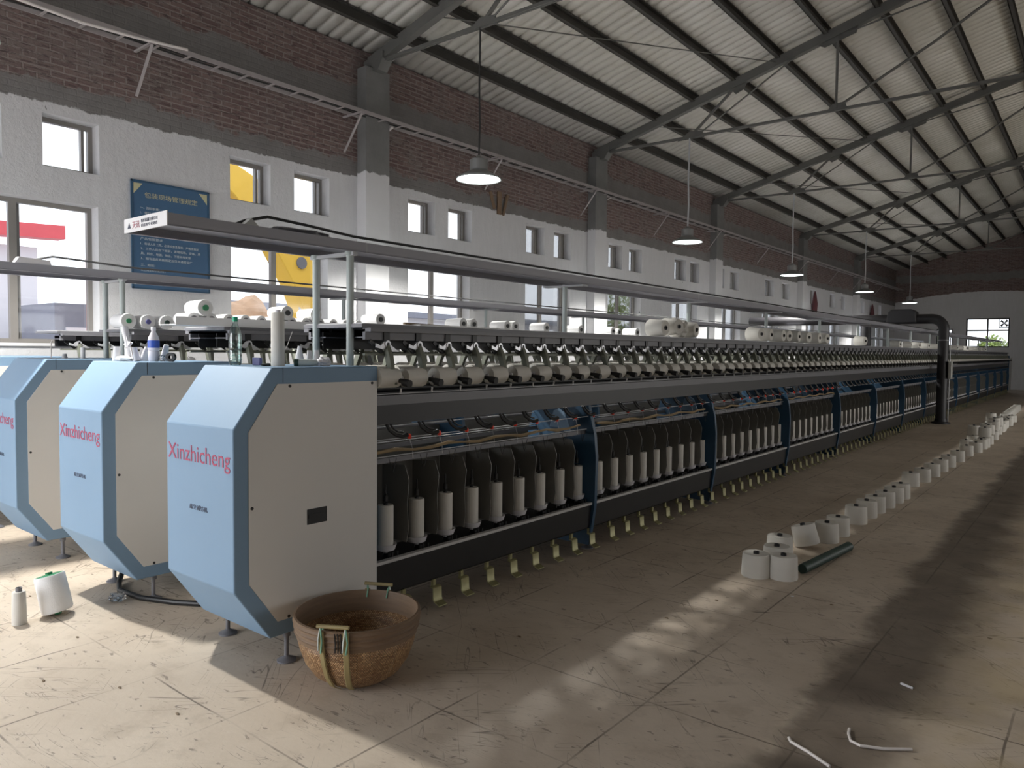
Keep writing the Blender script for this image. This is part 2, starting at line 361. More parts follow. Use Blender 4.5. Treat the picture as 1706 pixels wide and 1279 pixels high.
def tag(o, label, cat, group=None, kind=None):
    if label: o['label'] = label
    if cat: o['category'] = cat
    if group: o['group'] = group
    if kind: o['kind'] = kind
    return o
def empty(name, loc, label, cat, group=None):
    o = bpy.data.objects.new(name, None); C.objects.link(o); o.location = loc; o.empty_display_size = 0.1
    return tag(o, label, cat, group)
def struct(o): o['kind'] = 'structure'; return o
def inst(src, name, parent=None, loc=None, rot=None):
    o = bpy.data.objects.new(name, src.data) if isinstance(src, bpy.types.Object) else bpy.data.objects.new(name, src)
    C.objects.link(o)
    if parent: o.parent = parent
    if loc is not None: o.location = loc
    if rot is not None: o.rotation_euler = rot
    return o
def text(name, body, mt, size, loc, rot, parent=None, sx=1.0, ext=0.0006, align='LEFT', sp=1.0):
    cu = bpy.data.curves.new(name, 'FONT'); cu.body = body; cu.size = size; cu.extrude = ext; cu.align_x = align; cu.resolution_u = 3; cu.space_character = sp
    t = bpy.data.objects.new(name, cu); C.objects.link(t)
    bpy.context.view_layer.update()
    me = bpy.data.meshes.new_from_object(t.evaluated_get(bpy.context.evaluated_depsgraph_get()))
    bpy.data.objects.remove(t, do_unlink=True); bpy.data.curves.remove(cu)
    o = bpy.data.objects.new(name, me); C.objects.link(o); me.materials.clear(); me.materials.append(mt)
    for p in me.polygons: p.material_index = 0
    xs = [v.co.x for v in me.vertices] or [0]
    for v in me.vertices: v.co.x *= sx
    o.location = loc; o.rotation_euler = rot
    if parent: o.parent = parent
    return o
def fit_text(name, body, mt, x0, x1, h, loc, rot, parent=None, ext=0.0006, sp=1.0):
    """lettering scaled to a width (x1-x0) and cap height h"""
    o = text(name, body, mt, 1.0, loc, rot, parent, ext=ext, sp=sp)
    vs = o.data.vertices
    a, b = min(v.co.x for v in vs), max(v.co.x for v in vs); c, d = min(v.co.y for v in vs), max(v.co.y for v in vs)
    for v in vs:
        v.co.x = (v.co.x-a)/(b-a)*(x1-x0); v.co.y = (v.co.y-c)/(d-c)*h
    return o

# ================================================================== SETTING
XW, YE, YB, XR = -8.5, 42.0, -4.0, 8.5      # left wall face, end wall, back wall, right wall
struct(box(-9.2, 9.2, YB-0.3, YE+0.3, -0.25, 0).build('floor', M['floor']))
tag(box(-70, -9.2, -60, 90, -0.35, -0.1).build('yard_ground', M['outgr']), 'pale concrete yard seen beyond the left windows', 'ground').__setitem__('kind', 'structure')

TY = [1.10, 7.18, 13.26, 19.36, 26.73, 34.03]            # truss / pilaster lines
# windows of the left wall: (y0, y1, z0, z1)
big = [(1.98, 3.44), (4.985, 6.45), (7.97, 9.40), (10.95, 12.42), (13.89, 15.36), (16.95, 18.42), (20.0, 21.4), (23.2, 24.7), (27.6, 29.1), (30.4, 31.9), (35.0, 36.5), (38.0, 39.5), (-1.2, 0.3)]
small = [(1.98, 2.56), (2.917, 3.46), (4.98, 5.55), (5.905, 6.475), (7.97, 8.56), (8.865, 9.447), (10.96, 11.54), (11.85, 12.44), (13.89, 14.47), (14.78, 15.38),
         (17.05, 17.72), (17.95, 18.5), (19.80, 20.15), (20.59, 21.25), (23.39, 24.2), (24.95, 25.7), (28.0, 28.7), (30.48, 31.2), (32.09, 32.65), (35.2, 35.8), (38.4, 39.0)]
holes = [(a, b, 1.63, 3.10) for a, b in big] + [(a, b, 3.44, 3.975) for a, b in small]
def wall_with_holes(a0, a1, z0, z1, holes, mk):
    mb = MB(); zs = sorted({z0, z1} | {h[2] for h in holes} | {h[3] for h in holes})
    for zl, zh in zip(zs, zs[1:]):
        hs = sorted([h for h in holes if h[2] <= zl+1e-6 and h[3] >= zh-1e-6])
        c = a0
        for h in hs:
            if h[0] > c: mk(mb, c, h[0], zl, zh)
            c = h[1]
        if c < a1: mk(mb, c, a1, zl, zh)
    return mb
struct(wall_with_holes(YB-0.3, YE+0.3, 0, 5.9, holes, lambda mb, a, b, c, d: mb.box(XW-0.3, XW, a, b, c, d)).build('wall_left', M['wall']))
# end wall with its window
ew = (-5.34, -3.56, 2.0, 3.4)
def gable(mb, y0, y1):
    mb.prism([(-8.8, 5.88), (8.8, 5.88), (8.8, 5.9), (0, 8.25), (-8.8, 5.9)], 'Y', y0, y1)
wl = wall_with_holes(-8.8, 8.8, 0, 5.88, [ew, (-6.6, -5.9, 2.0, 2.9)], lambda mb, a, b, c, d: mb.box(a, b, YE, YE+0.3, c, d)); gable(wl, YE, YE+0.3)
struct(wl.build('wall_far', M['endwall']))
# back wall behind the camera with a wide doorway added and placed for the fill light
wl = wall_with_holes(-8.8, 8.8, 0, 5.88, [(-8.1, -3.5, 0, 3.7)], lambda mb, a, b, c, d: mb.box(a, b, YB-0.3, YB, c, d)); gable(wl, YB-0.3, YB)
struct(wl.build('wall_back', M['endwall']))
wl = wall_with_holes(YB-0.3, YE+0.3, 0, 5.9, [(16.2, 22.8, 0, 3.4)]+[(a, a+1.5, 1.63, 3.1) for a in (2, 5, 8, 11, 26, 28, 31, 35)], lambda mb, a, b, c, d: mb.box(XR, XR+0.3, a, b, c, d))
struct(wl.build('wall_right', M['wall']))

# roof sheets: real trapezoidal ribs running up the slope
SL = 0.27
def roof_sheet(sgn, name):
    mb = MB(); prof = []; y = YB-0.3
    while y < YE+0.3:
        prof += [(y, 0), (y+0.13, 0), (y+0.15, 0.028), (y+0.18, 0.028)]; y += 0.20
    prof.append((y, 0))
    r0 = [(sgn*8.9, p[0], 5.92-0.4*SL+p[1]) for p in prof]; r1 = [(0, p[0], 5.92+8.5*SL+p[1]) for p in prof]
    mb.rings([r0, r1], False, False, closed=False)
    o = mb.build(name, M['roof']); s = o.modifiers.new('Solid', 'SOLIDIFY'); s.thickness = 0.004
    return struct(o)
roof_sheet(-1, 'ceiling'); roof_sheet(1, 'ceiling')
for k, x in enumerate([-7.86+0.797*i for i in range(10)]):
    z = 5.92+(x+8.5)*SL-0.012
    mb = MB(); a = math.atan(SL); h = 0.15
    mb.box(x-0.035, x+0.035, YB, YE, z-h, z-h+0.012).box(x-0.035, x-0.022, YB, YE, z-h, z).box(x-0.035, x+0.035, YB, YE, z-0.012, z+0.0)
    tag(mb.build('roof_purlin', M['purlin']), 'dark steel roof purlin running along the hall, %s up from the left eave' % ordinal(k), 'purlin', 'roof purlins')
struct(box(-0.1, 0.1, YB, YE, 8.0, 8.12).build('trim_1', M['purlin']))

# pilasters
ordn = ['first', 'second', 'third', 'fourth', 'fifth', 'sixth', 'seventh', 'eighth', 'ninth', 'tenth', 'eleventh', 'twelfth', 'thirteenth', 'fourteenth', 'fifteenth', 'sixteenth']
for i, y in enumerate(TY):
    o = box(XW, XW+0.19, y-0.21, y+0.23, 0, 5.62).build('trim_%d' % (i+2), M['pil']); struct(o)

# windows ------------------------------------------------------------
def window(idx, y0, y1, z0, z1, two, x=XW-0.2):
    e = bpy.data.objects.new('window_%d' % idx, None); C.objects.link(e); e.location = (x, (y0+y1)/2, z0); e['kind'] = 'structure'
    hw, H, t = (y1-y0)/2, z1-z0, 0.045
    mb = MB().box(-0.03, 0.03, -hw, hw, 0, t).box(-0.03, 0.03, -hw, hw, H-t, H).box(-0.03, 0.03, -hw, -hw+t, t, H-t).box(-0.03, 0.03, hw-t, hw, t, H-t)
    if two:
        c = -0.02; mb.box(-0.03, 0.03, c-0.035, c+0.035, t, H-t)
        mb.box(-0.045, -0.031, c+0.05, c+0.08, t, H-t)
    else:
        mb.box(-0.03, 0.03, hw-0.115, hw-0.085, t, H-t)
    mb.build('window_frame', M['alu'], e)
    box(-0.004, 0.0, -hw+t, hw-t, t, H-t).build('pane', M['glass'], e)
    if two: box(0.03, 0.225, -hw-0.02, hw+0.02, -0.03, 0.001).build('window_sill', M['cup'], e)
wi = 1
for a, b in big: window(wi, a, b, 1.63, 3.10, True); wi += 1
for a, b in small: window(wi, a, b, 3.44, 3.975, False); wi += 1
e = bpy.data.objects.new('window_%d' % wi, None); C.objects.link(e); e.location = (-4.45, YE+0.15, 2.0); e['kind'] = 'structure'
mb = MB().box(-.89, .89, -.04, .04, 0, .06).box(-.89, .89, -.04, .04, 1.34, 1.4).box(-.89, -.83, -.04, .04, 0, 1.4).box(.83, .89, -.04, .04, 0, 1.4).box(-.03, .03, -.04, .04, 0, 1.4).box(-.89, .89, -.04, .04, .78, .85)
mb.build('window_frame', M['purlin'], e); box(-.83, .83, .0, .005, .06, 1.34).build('pane', M['glass'], e)
e = bpy.data.objects.new('window_%d' % (wi+1), None); C.objects.link(e); e.location = (-6.25, YE+0.15, 2.0); e['kind'] = 'structure'
MB().box(-.35, .35, -.04, .04, 0, .05).box(-.35, .35, -.04, .04, .85, .9).box(-.35, -.3, -.04, .04, 0, .9).box(.3, .35, -.04, .04, 0, .9).build('window_frame', M['purlin'], e)
box(-.3, .3, .0, .005, .05, .85).build('pane', M['glass'], e)
# ventilation fan in the end wall window
fan = empty('ventilation_fan', (-3.78, YE+0.04, 3.15), 'round four bladed ventilation fan in the corner of the end wall window', 'fan')
mb = MB().box(-.22, .22, -.04, .04, -.22, -.19).box(-.22, .22, -.04, .04, .19, .22).box(-.22, -.19, -.04, .04, -.19, .19).box(.19, .22, -.04, .04, -.19, .19)
mb.build('fan_frame', M['dark'], fan)
MB().lathe([(0.05, -.03), (0.05, .03)], axis='Y', n=12).build('fan_hub', M['lsteel'], fan)
for k in range(4):
    a = PI/4+k*PI/2; d = Vector((math.cos(a), 0, math.sin(a))); q = Vector((-math.sin(a), 0, math.cos(a)))
    MB().rings([[tuple(d*.04+q*.02), tuple(d*.19+q*.07), tuple(d*.19-q*.06), tuple(d*.04-q*.02)], [tuple(d*.04+q*.02+Vector((0, .012, 0))), tuple(d*.19+q*.07+Vector((0, .03, 0))), tuple(d*.19-q*.06+Vector((0, .004, 0))), tuple(d*.04-q*.02+Vector((0, .004, 0)))]]).build('fan_blade', M['dark'], fan)

# trusses --------------------------------------------------------------
def truss(y, i):
    t = empty('roof_truss', (0, y, 5.7), 'grey steel roof truss, %s one along the hall from the near end' % ordn[i], 'truss', 'roof trusses')
    ch = lambda x: 5.74+0.27*(8.5-abs(x))-5.7-0.02
    for s in (-1, 1):
        MB().bar((s*8.45, 0, ch(8.45)), (0, 0, ch(0)), 0.11, 0.15).build('top_chord', M['truss'], t)
        MB().bar((s*3.69, 0, 0.05), (s*3.69, 0, ch(3.69)), 0.035).build('hanger', M['truss'], t)
        MB().bar((s*6.3, 0.02, 0.07), (s*5.38, 0.02, ch(5.38)), 0.04).build('strut', M['truss'], t)
        MB().tube([(s*6.1, -0.02, 0.07), (s*4.15, -0.02, ch(4.15))], 0.014, 6).build('brace_rod', M['truss'], t)
        MB().tube([(s*3.6, 0, 0.1), (s*2.27, 0, 0.78), (s*0.7, 0, 1.72)], 0.022, 6).build('diagonal', M['truss'], t)
        MB().tube([(s*3.5, 0, ch(3.5)-0.1), (s*0.7, 0, 1.70)], 0.014, 6).build('brace_rod', M['truss'], t)
        g = MB()
        g.prism([(s*6.6, -0.02), (s*6.05, -0.02), (s*6.1, 0.1), (s*6.35, 0.13)], 'Y', -0.006, 0.006)
        g.build('gusset_plate', M['truss'], t)
        MB().prism([(s*5.2, ch(5.2)), (s*5.6, ch(5.6)), (s*5.45, ch(5.45)-0.2), (s*5.3, ch(5.3)-0.18)], 'Y', -0.006, 0.006).build('gusset_plate', M['truss'], t)
        MB().prism([(s*3.35, ch(3.35)), (s*4.1, ch(4.1)), (s*3.9, ch(3.9)-0.16), (s*3.4, ch(3.4)-0.17)], 'Y', -0.006, 0.006).build('gusset_plate', M['truss'], t)
        MB().prism([(s*3.5, 0.0), (s*3.85, 0.0), (s*3.75, 0.13), (s*3.55, 0.13)], 'Y', -0.006, 0.006).build('gusset_plate', M['truss'], t)
        MB().prism([(s*8.5, -0.12), (s*8.2, -0.12), (s*8.1, 0.02), (s*8.1, 0.12), (s*8.5, 0.05)], 'Y', -0.09, 0.09).build('end_shoe', M['truss'], t)
    MB().box(-8.3, 8.3, -0.032, -0.006, 0.0, 0.04).box(-8.3, 8.3, 0.006, 0.032, 0.0, 0.04).build('tie_bar', M['truss'], t)
for i, y in enumerate(TY): truss(y, i)
# thin sway bracing just below the roof
def rod(p, q, lab):
    tag(MB().tube([p, q], 0.009, 6).build('brace_rod', M['truss']), lab, 'brace')
for i in range(len(TY)-1):
    a, b = TY[i], TY[i+1]
    rod((-7.2, a, 6.08), (-4.7, b, 6.74), 'thin steel sway rod crossing under the roof sheets of the %s bay' % ordn[i])

# cable tray on brackets ------------------------------------------------
zt = 4.88
tray = empty('cable_tray', (-8.25, 18, zt), 'long galvanised ladder cable tray on brackets along the brick wall', 'cable tray')
MB().box(.085, .10, -21, 24, 0, .05).build('side_rail', M['tray'], tray); MB().box(-.14, -.125, -21, 24, 0, .05).build('side_rail', M['tray'], tray)
rg = MB().box(-.125, .085, -.012, .012, 0, .012).mesh('rung', M['tray'])
for k in range(100):
    inst(rg, 'rung', tray, (0, -18+k*0.36, 0.004))
mb = MB()
for k in range(17): mb.box(-.125, .085, -18+(100+k)*.36-.012, -18+(100+k)*.36+.012, .004, .016)
tag(mb.build('rungs', M['tray'], tray), None, None, kind='stuff')
for k, (x, dy) in enumerate([(-.06, 0), (.0, .3), (.05, .1)]):
    pts = [(-8.25+x+0.012*math.sin(j*1.7+k), -2+j*0.9, zt+0.03+0.012*math.sin(j*2.3+k*2)) for j in range(48)]
    tag(MB().tube(pts, 0.009, 6).build('power_cable', M['wire']), ['dark cable lying nearest the wall in the cable tray', 'dark cable lying along the middle of the cable tray', 'dark cable lying at the aisle side of the cable tray'][k], 'cable', 'cables in the tray')
for k, y in enumerate([0.85, 3.85, 6.72, 9.75, 12.75, 15.9, 18.95, 22.6, 26.4, 30.2, 33.7, 37.5]):
    b = empty('tray_bracket', (XW, y, zt), 'pale slanted steel bracket holding the cable tray, %s from the near end' % ordn[k], 'bracket', 'cable tray brackets')
    MB().bar((0, 0, -0.012), (.42, 0, -0.012), .03, .02).build('arm', M['tray'], b)
    MB().bar((0.02, 0, -.5), (.40, 0, -.03), .03, .012).build('strut', M['tray'], b)
for k, (y, x) in enumerate([(7.45, -8.28), (13.6, -8.28), (19.7, -8.28), (27.0, -8.28)]):
    tag(MB().tube([(XW+.06, y, 2.2), (XW+.06, y, 4.8), (x, y, 4.87)], 0.018, 8).build('conduit', M['pvc']), 'white conduit dropping from the tray beside the %s pilaster' % ordn[k+1], 'conduit')
pts = [(-8.0, 1.4, 5.05), (-8.0, 2.4, 4.95), (-8.0, 3.0, 4.93), (-8.02, 3.6, 4.93), (-8.05, 4.05, 4.96)]
tag(MB().tube([(-7.98, 1.2, 4.95), (-7.98, 2.2, 4.83), (-7.98, 3.1, 4.79), (-8.0, 3.7, 4.83), (-8.02, 4.2, 4.885)], 0.016, 8).build('loose_conduit', M['pvc']), 'long white conduit sagging from the near end of the cable tray', 'conduit')
# odd things on the wall
tag(MB().box(XW, XW+.03, 10.1, 10.2, 4.02, 4.42).bar((XW+.02, 10.25, 4.02), (XW+.02, 10.38, 4.4), .03, .05).bar((XW+.02, 10.02, 4.1), (XW+.02, 9.9, 4.38), .03, .05).build('broken_lath', M['bandbam']), 'broken wooden laths stuck on the wall above the fourth window pair', 'wood')
def wall_cloth(y, lab):
    mb = MB()
    mb.lathe([(0.02, 0), (0.10, .1), (0.12, .5), (0.06, .85), (0.02, .95)], n=10)
    o = mb.build('hanging_cloth', M['maroon']); o.location = (XW+.11, y, 2.95); o.scale = (.8, 1.3, 1); tag(o, lab, 'cloth')
wall_cloth(26.2+2.0, 'dark maroon cloth hanging high on the wall near the pilaster'); wall_cloth(36.8, 'dark maroon cloth hanging high on the wall near the far corner')

# pendant lamps ---------------------------------------------------------
def lamp(y, z, x, lab, i):
    t = empty('pendant_lamp', (x, y, z), lab, 'lamp', 'pendant lamps over the machines')
    MB().lathe([(.285, -.01), (.285, .012), (.12, .10), (.10, .11)], n=28, cap0=False).build('lamp_shade', M['lampm'], t)
    MB().lathe([(.10, .10), (.115, .12), (.115, .24), (.05, .27), (.02, .30)], n=20).build('lamp_housing', M['lampm'], t)
    MB().lathe([(.265, -.004), (.265, .004)], n=28).build('diffuser', M['lampglow'], t)
    h = 5.70-z
    MB().tube([(0, 0, .28), (.012, 0, h*.35), (-.01, .01, h*.6), (.006, 0, h)], .012 if i < 2 else .016, 6).build('cord', M['wire'] if i < 2 else M['lsteel'], t)
    L = bpy.data.lights.new('lamp_light', 'SPOT'); L.energy = LAMP_W; L.color = (1.0, 0.975, 0.92); L.spot_size = math.radians(136); L.spot_blend = 0.35; L.shadow_soft_size = 0.08
    lo = bpy.data.objects.new('lamp_light', L); C.objects.link(lo); lo.parent = t; lo.location = (0, 0, -0.12)
labs = ['white pendant lamp hanging over the machines before the first pilaster', 'nearest lit pendant lamp, black cord, hanging before the brick wall', 'second lit pendant lamp from the front, on a grey cord', 'third lit pendant lamp from the front', 'fourth lit pendant lamp, above the middle of the hall', 'farthest lit pendant lamp, near the end wall']
for i, (y, z) in enumerate(zip(TY, [3.78, 3.80, 3.73, 3.62, 3.69, 3.74])):
    lamp(y if i else 1.62, z, -6.35, labs[i], i)

# ================================================================== MACHINES
SEC0, SECP, PIT, NSEC = 2.72, 2.345, 0.2545, 15
YEND = SEC0+SECP*NSEC
def spin_y(k): return SEC0+SECP*(k//9)+0.20+PIT*(k % 9)     # spindle positions
NSP = 9*NSEC

cab_outer = [(1.873, .43), (1.873, 1.212), (2.085, 1.506), (2.76, 1.506), (2.76, .155), (2.068, .155)]
cab_panel = [(1.952, .455), (1.952, 1.195), (2.112, 1.424), (2.752, 1.424), (2.752, .232), (2.108, .232)]
def cabinet(cx, root, letter=True):
    """end cabinet of a machine; root sits at (cx, 1.873, 0)"""
    P = lambda q: [(a-1.873, b) for a, b in q]
    c = MB().prism(P(cab_outer), 'X', -.322, .322).build('end_cabinet', M['blue'], root, bevel=0.006)
    for s in (1, -1):
        a, b = sorted((s*.3215, s*.3265))
        pn = MB().prism(P(cab_panel), 'X', a, b).build('side_panel', M['beige'], c); pn['label'] = 'beige side panel'
        seam = MB().box(*sorted((s*.3215, s*.3232)), .272, .2745, 1.43, 1.506).build('seam', M['dark'], c)
        for (y, z) in [(2.182, 1.412), (2.715, 1.413), (1.968, .826), (2.172, .243)]:
            MB().lathe([(.008, 0), (.008, s*.003)], axis='X', n=12, c=(s*.3265, y-1.873, z)).build('screw', M['rubber'], c)
    if letter:
        t = fit_text('company_name', 'Xinzhicheng', M['magenta'], 0, .60, .108, (-.302, -.0012, 1.000), (PI/2, 0, 0), c); t['label'] = 'crimson lettering'
        t = fit_text('chinese_name', '鑫至诚纺机', M['ink'], 0, .175, .026, (-.088, -.0012, .786), (PI/2, 0, 0), c); t['label'] = 'small dark chinese characters'
    return c
def feet(root, ys=(0.31, 0.80)):
    for x in (-.27, .29):
        for y in ys:
            MB().lathe([(.05, 0), (.05, .008), (.02, .022), (.012, .028), (.012, .13), (.02, .13), (.02, .165)], n=16, c=(x, y, 0)).build('levelling_foot', M['gsteel'], root)

def machine(cx, lab, detail, letter=True):
    root = empty('twisting_machine', (cx, 1.873, 0), lab, 'yarn twisting machine', 'yarn twisting machines')
    Y0, Y1 = SEC0-1.873, YEND-1.873
    cabinet(cx, root, letter); feet(root)
    # far end cabinet
    box(-.34, .34, Y1, Y1+1.0, .12, 1.52).build('drive_cabinet', M['boxg'], root, bevel=.01)
    box(-.34, .34, Y1-.05, Y1, .12, 1.6).build('drive_cabinet_flange', M['dblue'], root)
    # section frames
    n = NSEC if detail >= 2 else 6
    prof = [(.29, .03), (.315, .16), (.345, .36), (.352, .75), (.335, .93), (.29, 1.10), (.27, 1.19), (-.27, 1.19), (-.29, 1.10), (-.335, .93), (-.352, .75), (-.345, .36), (-.315, .16), (-.29, .03)]
    sf = MB().prism(prof, 'Y', -.018, .018).mesh('section_frame', M['dblue'])
    for k in range(n): inst(sf, 'section_frame', root, (0, Y0+SECP*(k+1)-.03, 0))
    ft = MB().lathe([(.05, 0), (.05, .008), (.018, .022), (.012, .028), (.012, .08)], n=12).mesh('levelling_foot', M['gsteel'])
    for k in range(n): inst(ft, 'levelling_foot', root, (.27, Y0+SECP*(k+1)-.03, 0))
    for s in ((1, -1) if detail >= 2 else (1,)):
        S = lambda a, b: tuple(sorted((s*a, s*b)))
        if detail >= 2 or s == 1:
            MB().prism([(s*.318, .366), (s*.30, .18), (s*.285, .165), (s*.05, .165), (s*.05, .366)], 'Y', Y0, Y1).build('base_panel', M['dark'], root)
            MB().box(*S(.29, .325), Y0, Y1, .366, .384).build('base_rail', M['rail'], root)
            MB().box(*S(.03, .29), Y0, Y1, .366, .374).build('spindle_deck', M['dark'], root)
            MB().box(*S(.035, .04), Y0, Y1, .374, .90).build('back_plate', M['part'], root)
            # upper shield and rails
            MB().box(*S(.315, .32), Y0, Y1, 1.173, 1.283).build('shield_plate', M['dark'], root)
            MB().box(*S(.30, .325), Y0, Y1, 1.283, 1.290).box(*S(.318, .324), Y0, Y1, 1.284, 1.337).build('grey_rail', M['gsteel'], root)
            MB().box(*S(.30, .326), Y0, Y1, 1.343, 1.348).build('light_edge', M['lsteel'], root)
            MB().box(*S(.10, .30), Y0, Y1, 1.349, 1.354).build('shaft_tray', M['dark'], root)
            MB().lathe([(.03, Y0), (.03, Y1)], axis='Y', n=12, c=(s*.25, 0, 1.375)).build('drive_shaft', M['dark'], root)
            MB().box(*S(.24, .25), Y0, Y1, .935, .965).build('comb_rail', M['gsteel'], root)
            MB().box(*S(.255, .262), Y0, Y1, .972, .978).build('thin_rail', M['lsteel'], root)
            MB().box(*S(.27, .275), Y0, Y1, 1.075, 1.080).build('thin_rail', M['lsteel'], root)
        # winding head rail just under the platform
        MB().box(*S(.24, .262), Y0, Y1, 1.655, 1.715).box(*S(.24, .31), Y0, Y1, 1.70, 1.722).box(*S(.10, .24), Y0, Y1, 1.665, 1.672).build('head_rail', M['gsteel'], root)
        MB().box(*S(.12, .125), Y0, Y1, 1.60, 1.70).build('channel_plate', M['dark'], root)
        MB().box(*S(.24, .26), Y0, Y1, 1.565, 1.578).build('cradle_rail', M['arm'], root)
    box(-.27, .27, Y0-.03, Y1, 1.722, 1.7445).build('top_platform', M['gsteel'], root, bevel=.002)
    box(-.262, .262, Y0-.02, Y1-.01, 1.745, 1.748).build('platform_sheet', M['sheet'], root)
    return root
near = machine(-3.51, 'nearest long blue twisting machine, full of white spools, topped by a grey shelf', 3)
mid = machine(-4.95, 'middle blue twisting machine with white tray on top, between the other two', 2)
far_ = machine(-6.395, 'third blue twisting machine from the front, cut by the left edge, topped by a shelf', 1)
back_ = machine(-7.84, 'farthest twisting machine next to the windows, only its dark platform shows', 0, False)

# --- repeated machine parts (right side s=+1, left s=-1) ---
def mk(name, mb, mt): return mb.mesh(name, mt)
P_arm = {}
for s in (1, -1):
    a = MB()
    a.rings([[(s*.235, -.012, 1.64), (s*.275, -.012, 1.64), (s*.275, .012, 1.64), (s*.235, .012, 1.64)],
             [(s*.265, -.016, 1.56), (s*.31, -.016, 1.56), (s*.31, .016, 1.56), (s*.265, .016, 1.56)],
             [(s*.30, -.02, 1.48), (s*.335, -.02, 1.48), (s*.335, .004, 1.48), (s*.30, .004, 1.48)],
             [(s*.335, -.012, 1.40), (s*.36, -.012, 1.40), (s*.36, .0, 1.40), (s*.335, .0, 1.40)]])
    P_arm[s, 'cradle_arm'] = a.mesh('cradle_arm', M['arm'])
    a = MB().lathe([(.021, -.006), (.021, .006)], axis='X', n=16, c=(s*.275, 0, 1.632))
    a.prism([(-.085, 1.612), (-.03, 1.600), (0, 1.612), (.0, 1.65), (-.02, 1.648), (-.05, 1.622), (-.085, 1.635)], 'X', s*.266, s*.276)
    a.prism([(.018, 1.635), (.095, 1.588), (.02, 1.588)], 'X', s*.262, s*.268)
    P_arm[s, 'cradle_lever'] = a.mesh('cradle_lever', M['chrome'])
    a = MB().lathe([(.009, -.007), (.009, .009)], axis='X', n=10, c=(s*.275, 0, 1.632))
    a.prism([(-.115, 1.66), (-.015, 1.585), (-.04, 1.575), (-.125, 1.64)], 'X', s*.252, s*.262)
    a.box(*sorted((s*.21, s*.27)), -.022, .022, 1.65, 1.72)
    P_arm[s, 'arm_bracket'] = a.mesh('arm_bracket', M['dark'])
    a = MB().tube([(s*.34, .0, 1.425), (s*.375, .004, 1.42), (s*.39, .006, 1.412), (s*.435, .008, 1.405)], [.012, .014, .022, .023], 14)
    P_arm[s, 'cradle_knob'] = a.mesh('cradle_knob', M['rubber'])
def knob2(): pass
P_hook = MB()
P_hook.tube([(.31, -.085, 1.172), (.325, -.070, 1.135), (.335, -.035, 1.108), (.335, .01, 1.096), (.335, .055, 1.102)], [.008, .010, .010, .012, .015], 8).tube([(.31, -.055, 1.172), (.32, -.04, 1.146), (.325, -.01, 1.126), (.325, .03, 1.120)], .006, 6)
P_hook = P_hook.mesh('yarn_guide_hook', M['rubber'])
P_cup = MB().lathe([(.014, .374), (.014, .40), (.030, .402), (.056, .412), (.068, .447), (.064, .447), (.052, .418), (.0, .416)], n=20, cap1=False).mesh('spindle_cup', M['cup'])
P_brk = MB().box(-.02, .02, -.02, .02, .374, .392).box(.012, .03, -.03, .02, .378, .398).lathe([(.007, 0), (.007, .03)], c=(.045, -.01, .378), n=8).lathe([(.007, 0), (.007, .03)], c=(.045, .03, .378), n=8).mesh('spindle_brake', M['dark'])
P_tip = MB().lathe([(.014, .70), (.014, .735), (.006, .745), (.005, .80)], n=10).mesh('spindle_tip', M['dark'])
P_sep = MB().prism([(-.085, .44), (.135, .44), (.150, .52), (.140, .68), (.155, .82), (.12, .905), (-.085, .905)], 'Y', -.002, .002).rings([[(-.085, -.10, .905), (.11, -.002, .905), (.11, .0, .908), (-.085, -.10, .908)], [(-.085, .0, .905), (.055, .0, .905), (.055, .002, .908), (-.085, .002, .908)]]).mesh('separator', M['part'])
P_red = MB().lathe([(.010, 1.068), (.013, 1.078), (.011, 1.092), (.004, 1.098)], n=10, c=(.28, 0, 0)).mesh('yarn_sensor', M['red'])
P_rw = MB().tube([(.28, 0, 1.07), (.285, .02, 1.01), (.28, .03, .95)], .0018, 5).tube([(.27, -.02, 1.06), (.28, .0, 1.07), (.28, .035, 1.065)], .002, 5).mesh('sensor_wire', M['chrome'])
P_wire = MB().tube([(.25, -.03, .96), (.25, -.012, .90), (.25, 0, .875), (.25, .012, .90), (.25, .03, .96)], .0022, 5).mesh('balloon_guide', M['dark'])
P_ped = MB()
pp = [(.295, .135), (.320, .13), (.325, .125), (.330, .055), (.336, .045), (.375, .028), (.376, .022), (.330, .040), (.322, .052), (.318, .122), (.295, .127)]
P_ped.prism(pp, 'Y', -.036, .036); P_ped.box(.28, .30, -.012, .012, .125, .17)
P_ped = P_ped.mesh('brake_pedal', M['gold'])
P_pin = MB().tube([(.325, 0, 1.348), (.33, 0, 1.375)], .006, 6).mesh('guide_pin', M['chrome'])

def repeat(root, name, me, ys, z=0, x=0, cap=100):
    for y in ys[:cap]: inst(me, name, root, (x, y, z))
    rest = ys[cap:]
    if rest:
        V = [v.co.copy() for v in me.vertices]; F = [tuple(p.vertices) for p in me.polygons]; mb = MB()
        for y in rest: mb.add([(v.x+x, v.y+y, v.z+z) for v in V], F)
        o = mb.build(name+'s', me.materials[0], root); o['kind'] = 'stuff'
SY = [spin_y(k)-1.873 for k in range(NSP)]
BY = [y-.045 for y in SY]           # bobbin right ends
def repeat_nested(root, name, me, ys, kids, x=0, cap=100):
    for y in ys[:cap]:
        o = inst(me, name, root, (x, y, 0))
        for kn, km, dx, dy, lim in kids:
            if y <= ys[min(lim, len(ys))-1]: inst(km, kn, o, (dx, dy, 0))
    if len(ys) > cap:
        repeat(root, name, me, [None]*0+list(ys[cap:]), x=x, cap=0)
        for kn, km, dx, dy, lim in kids:
            if lim > cap: repeat(root, kn, km, [y+dy for y in ys[cap:]], x=x+dx, cap=0)
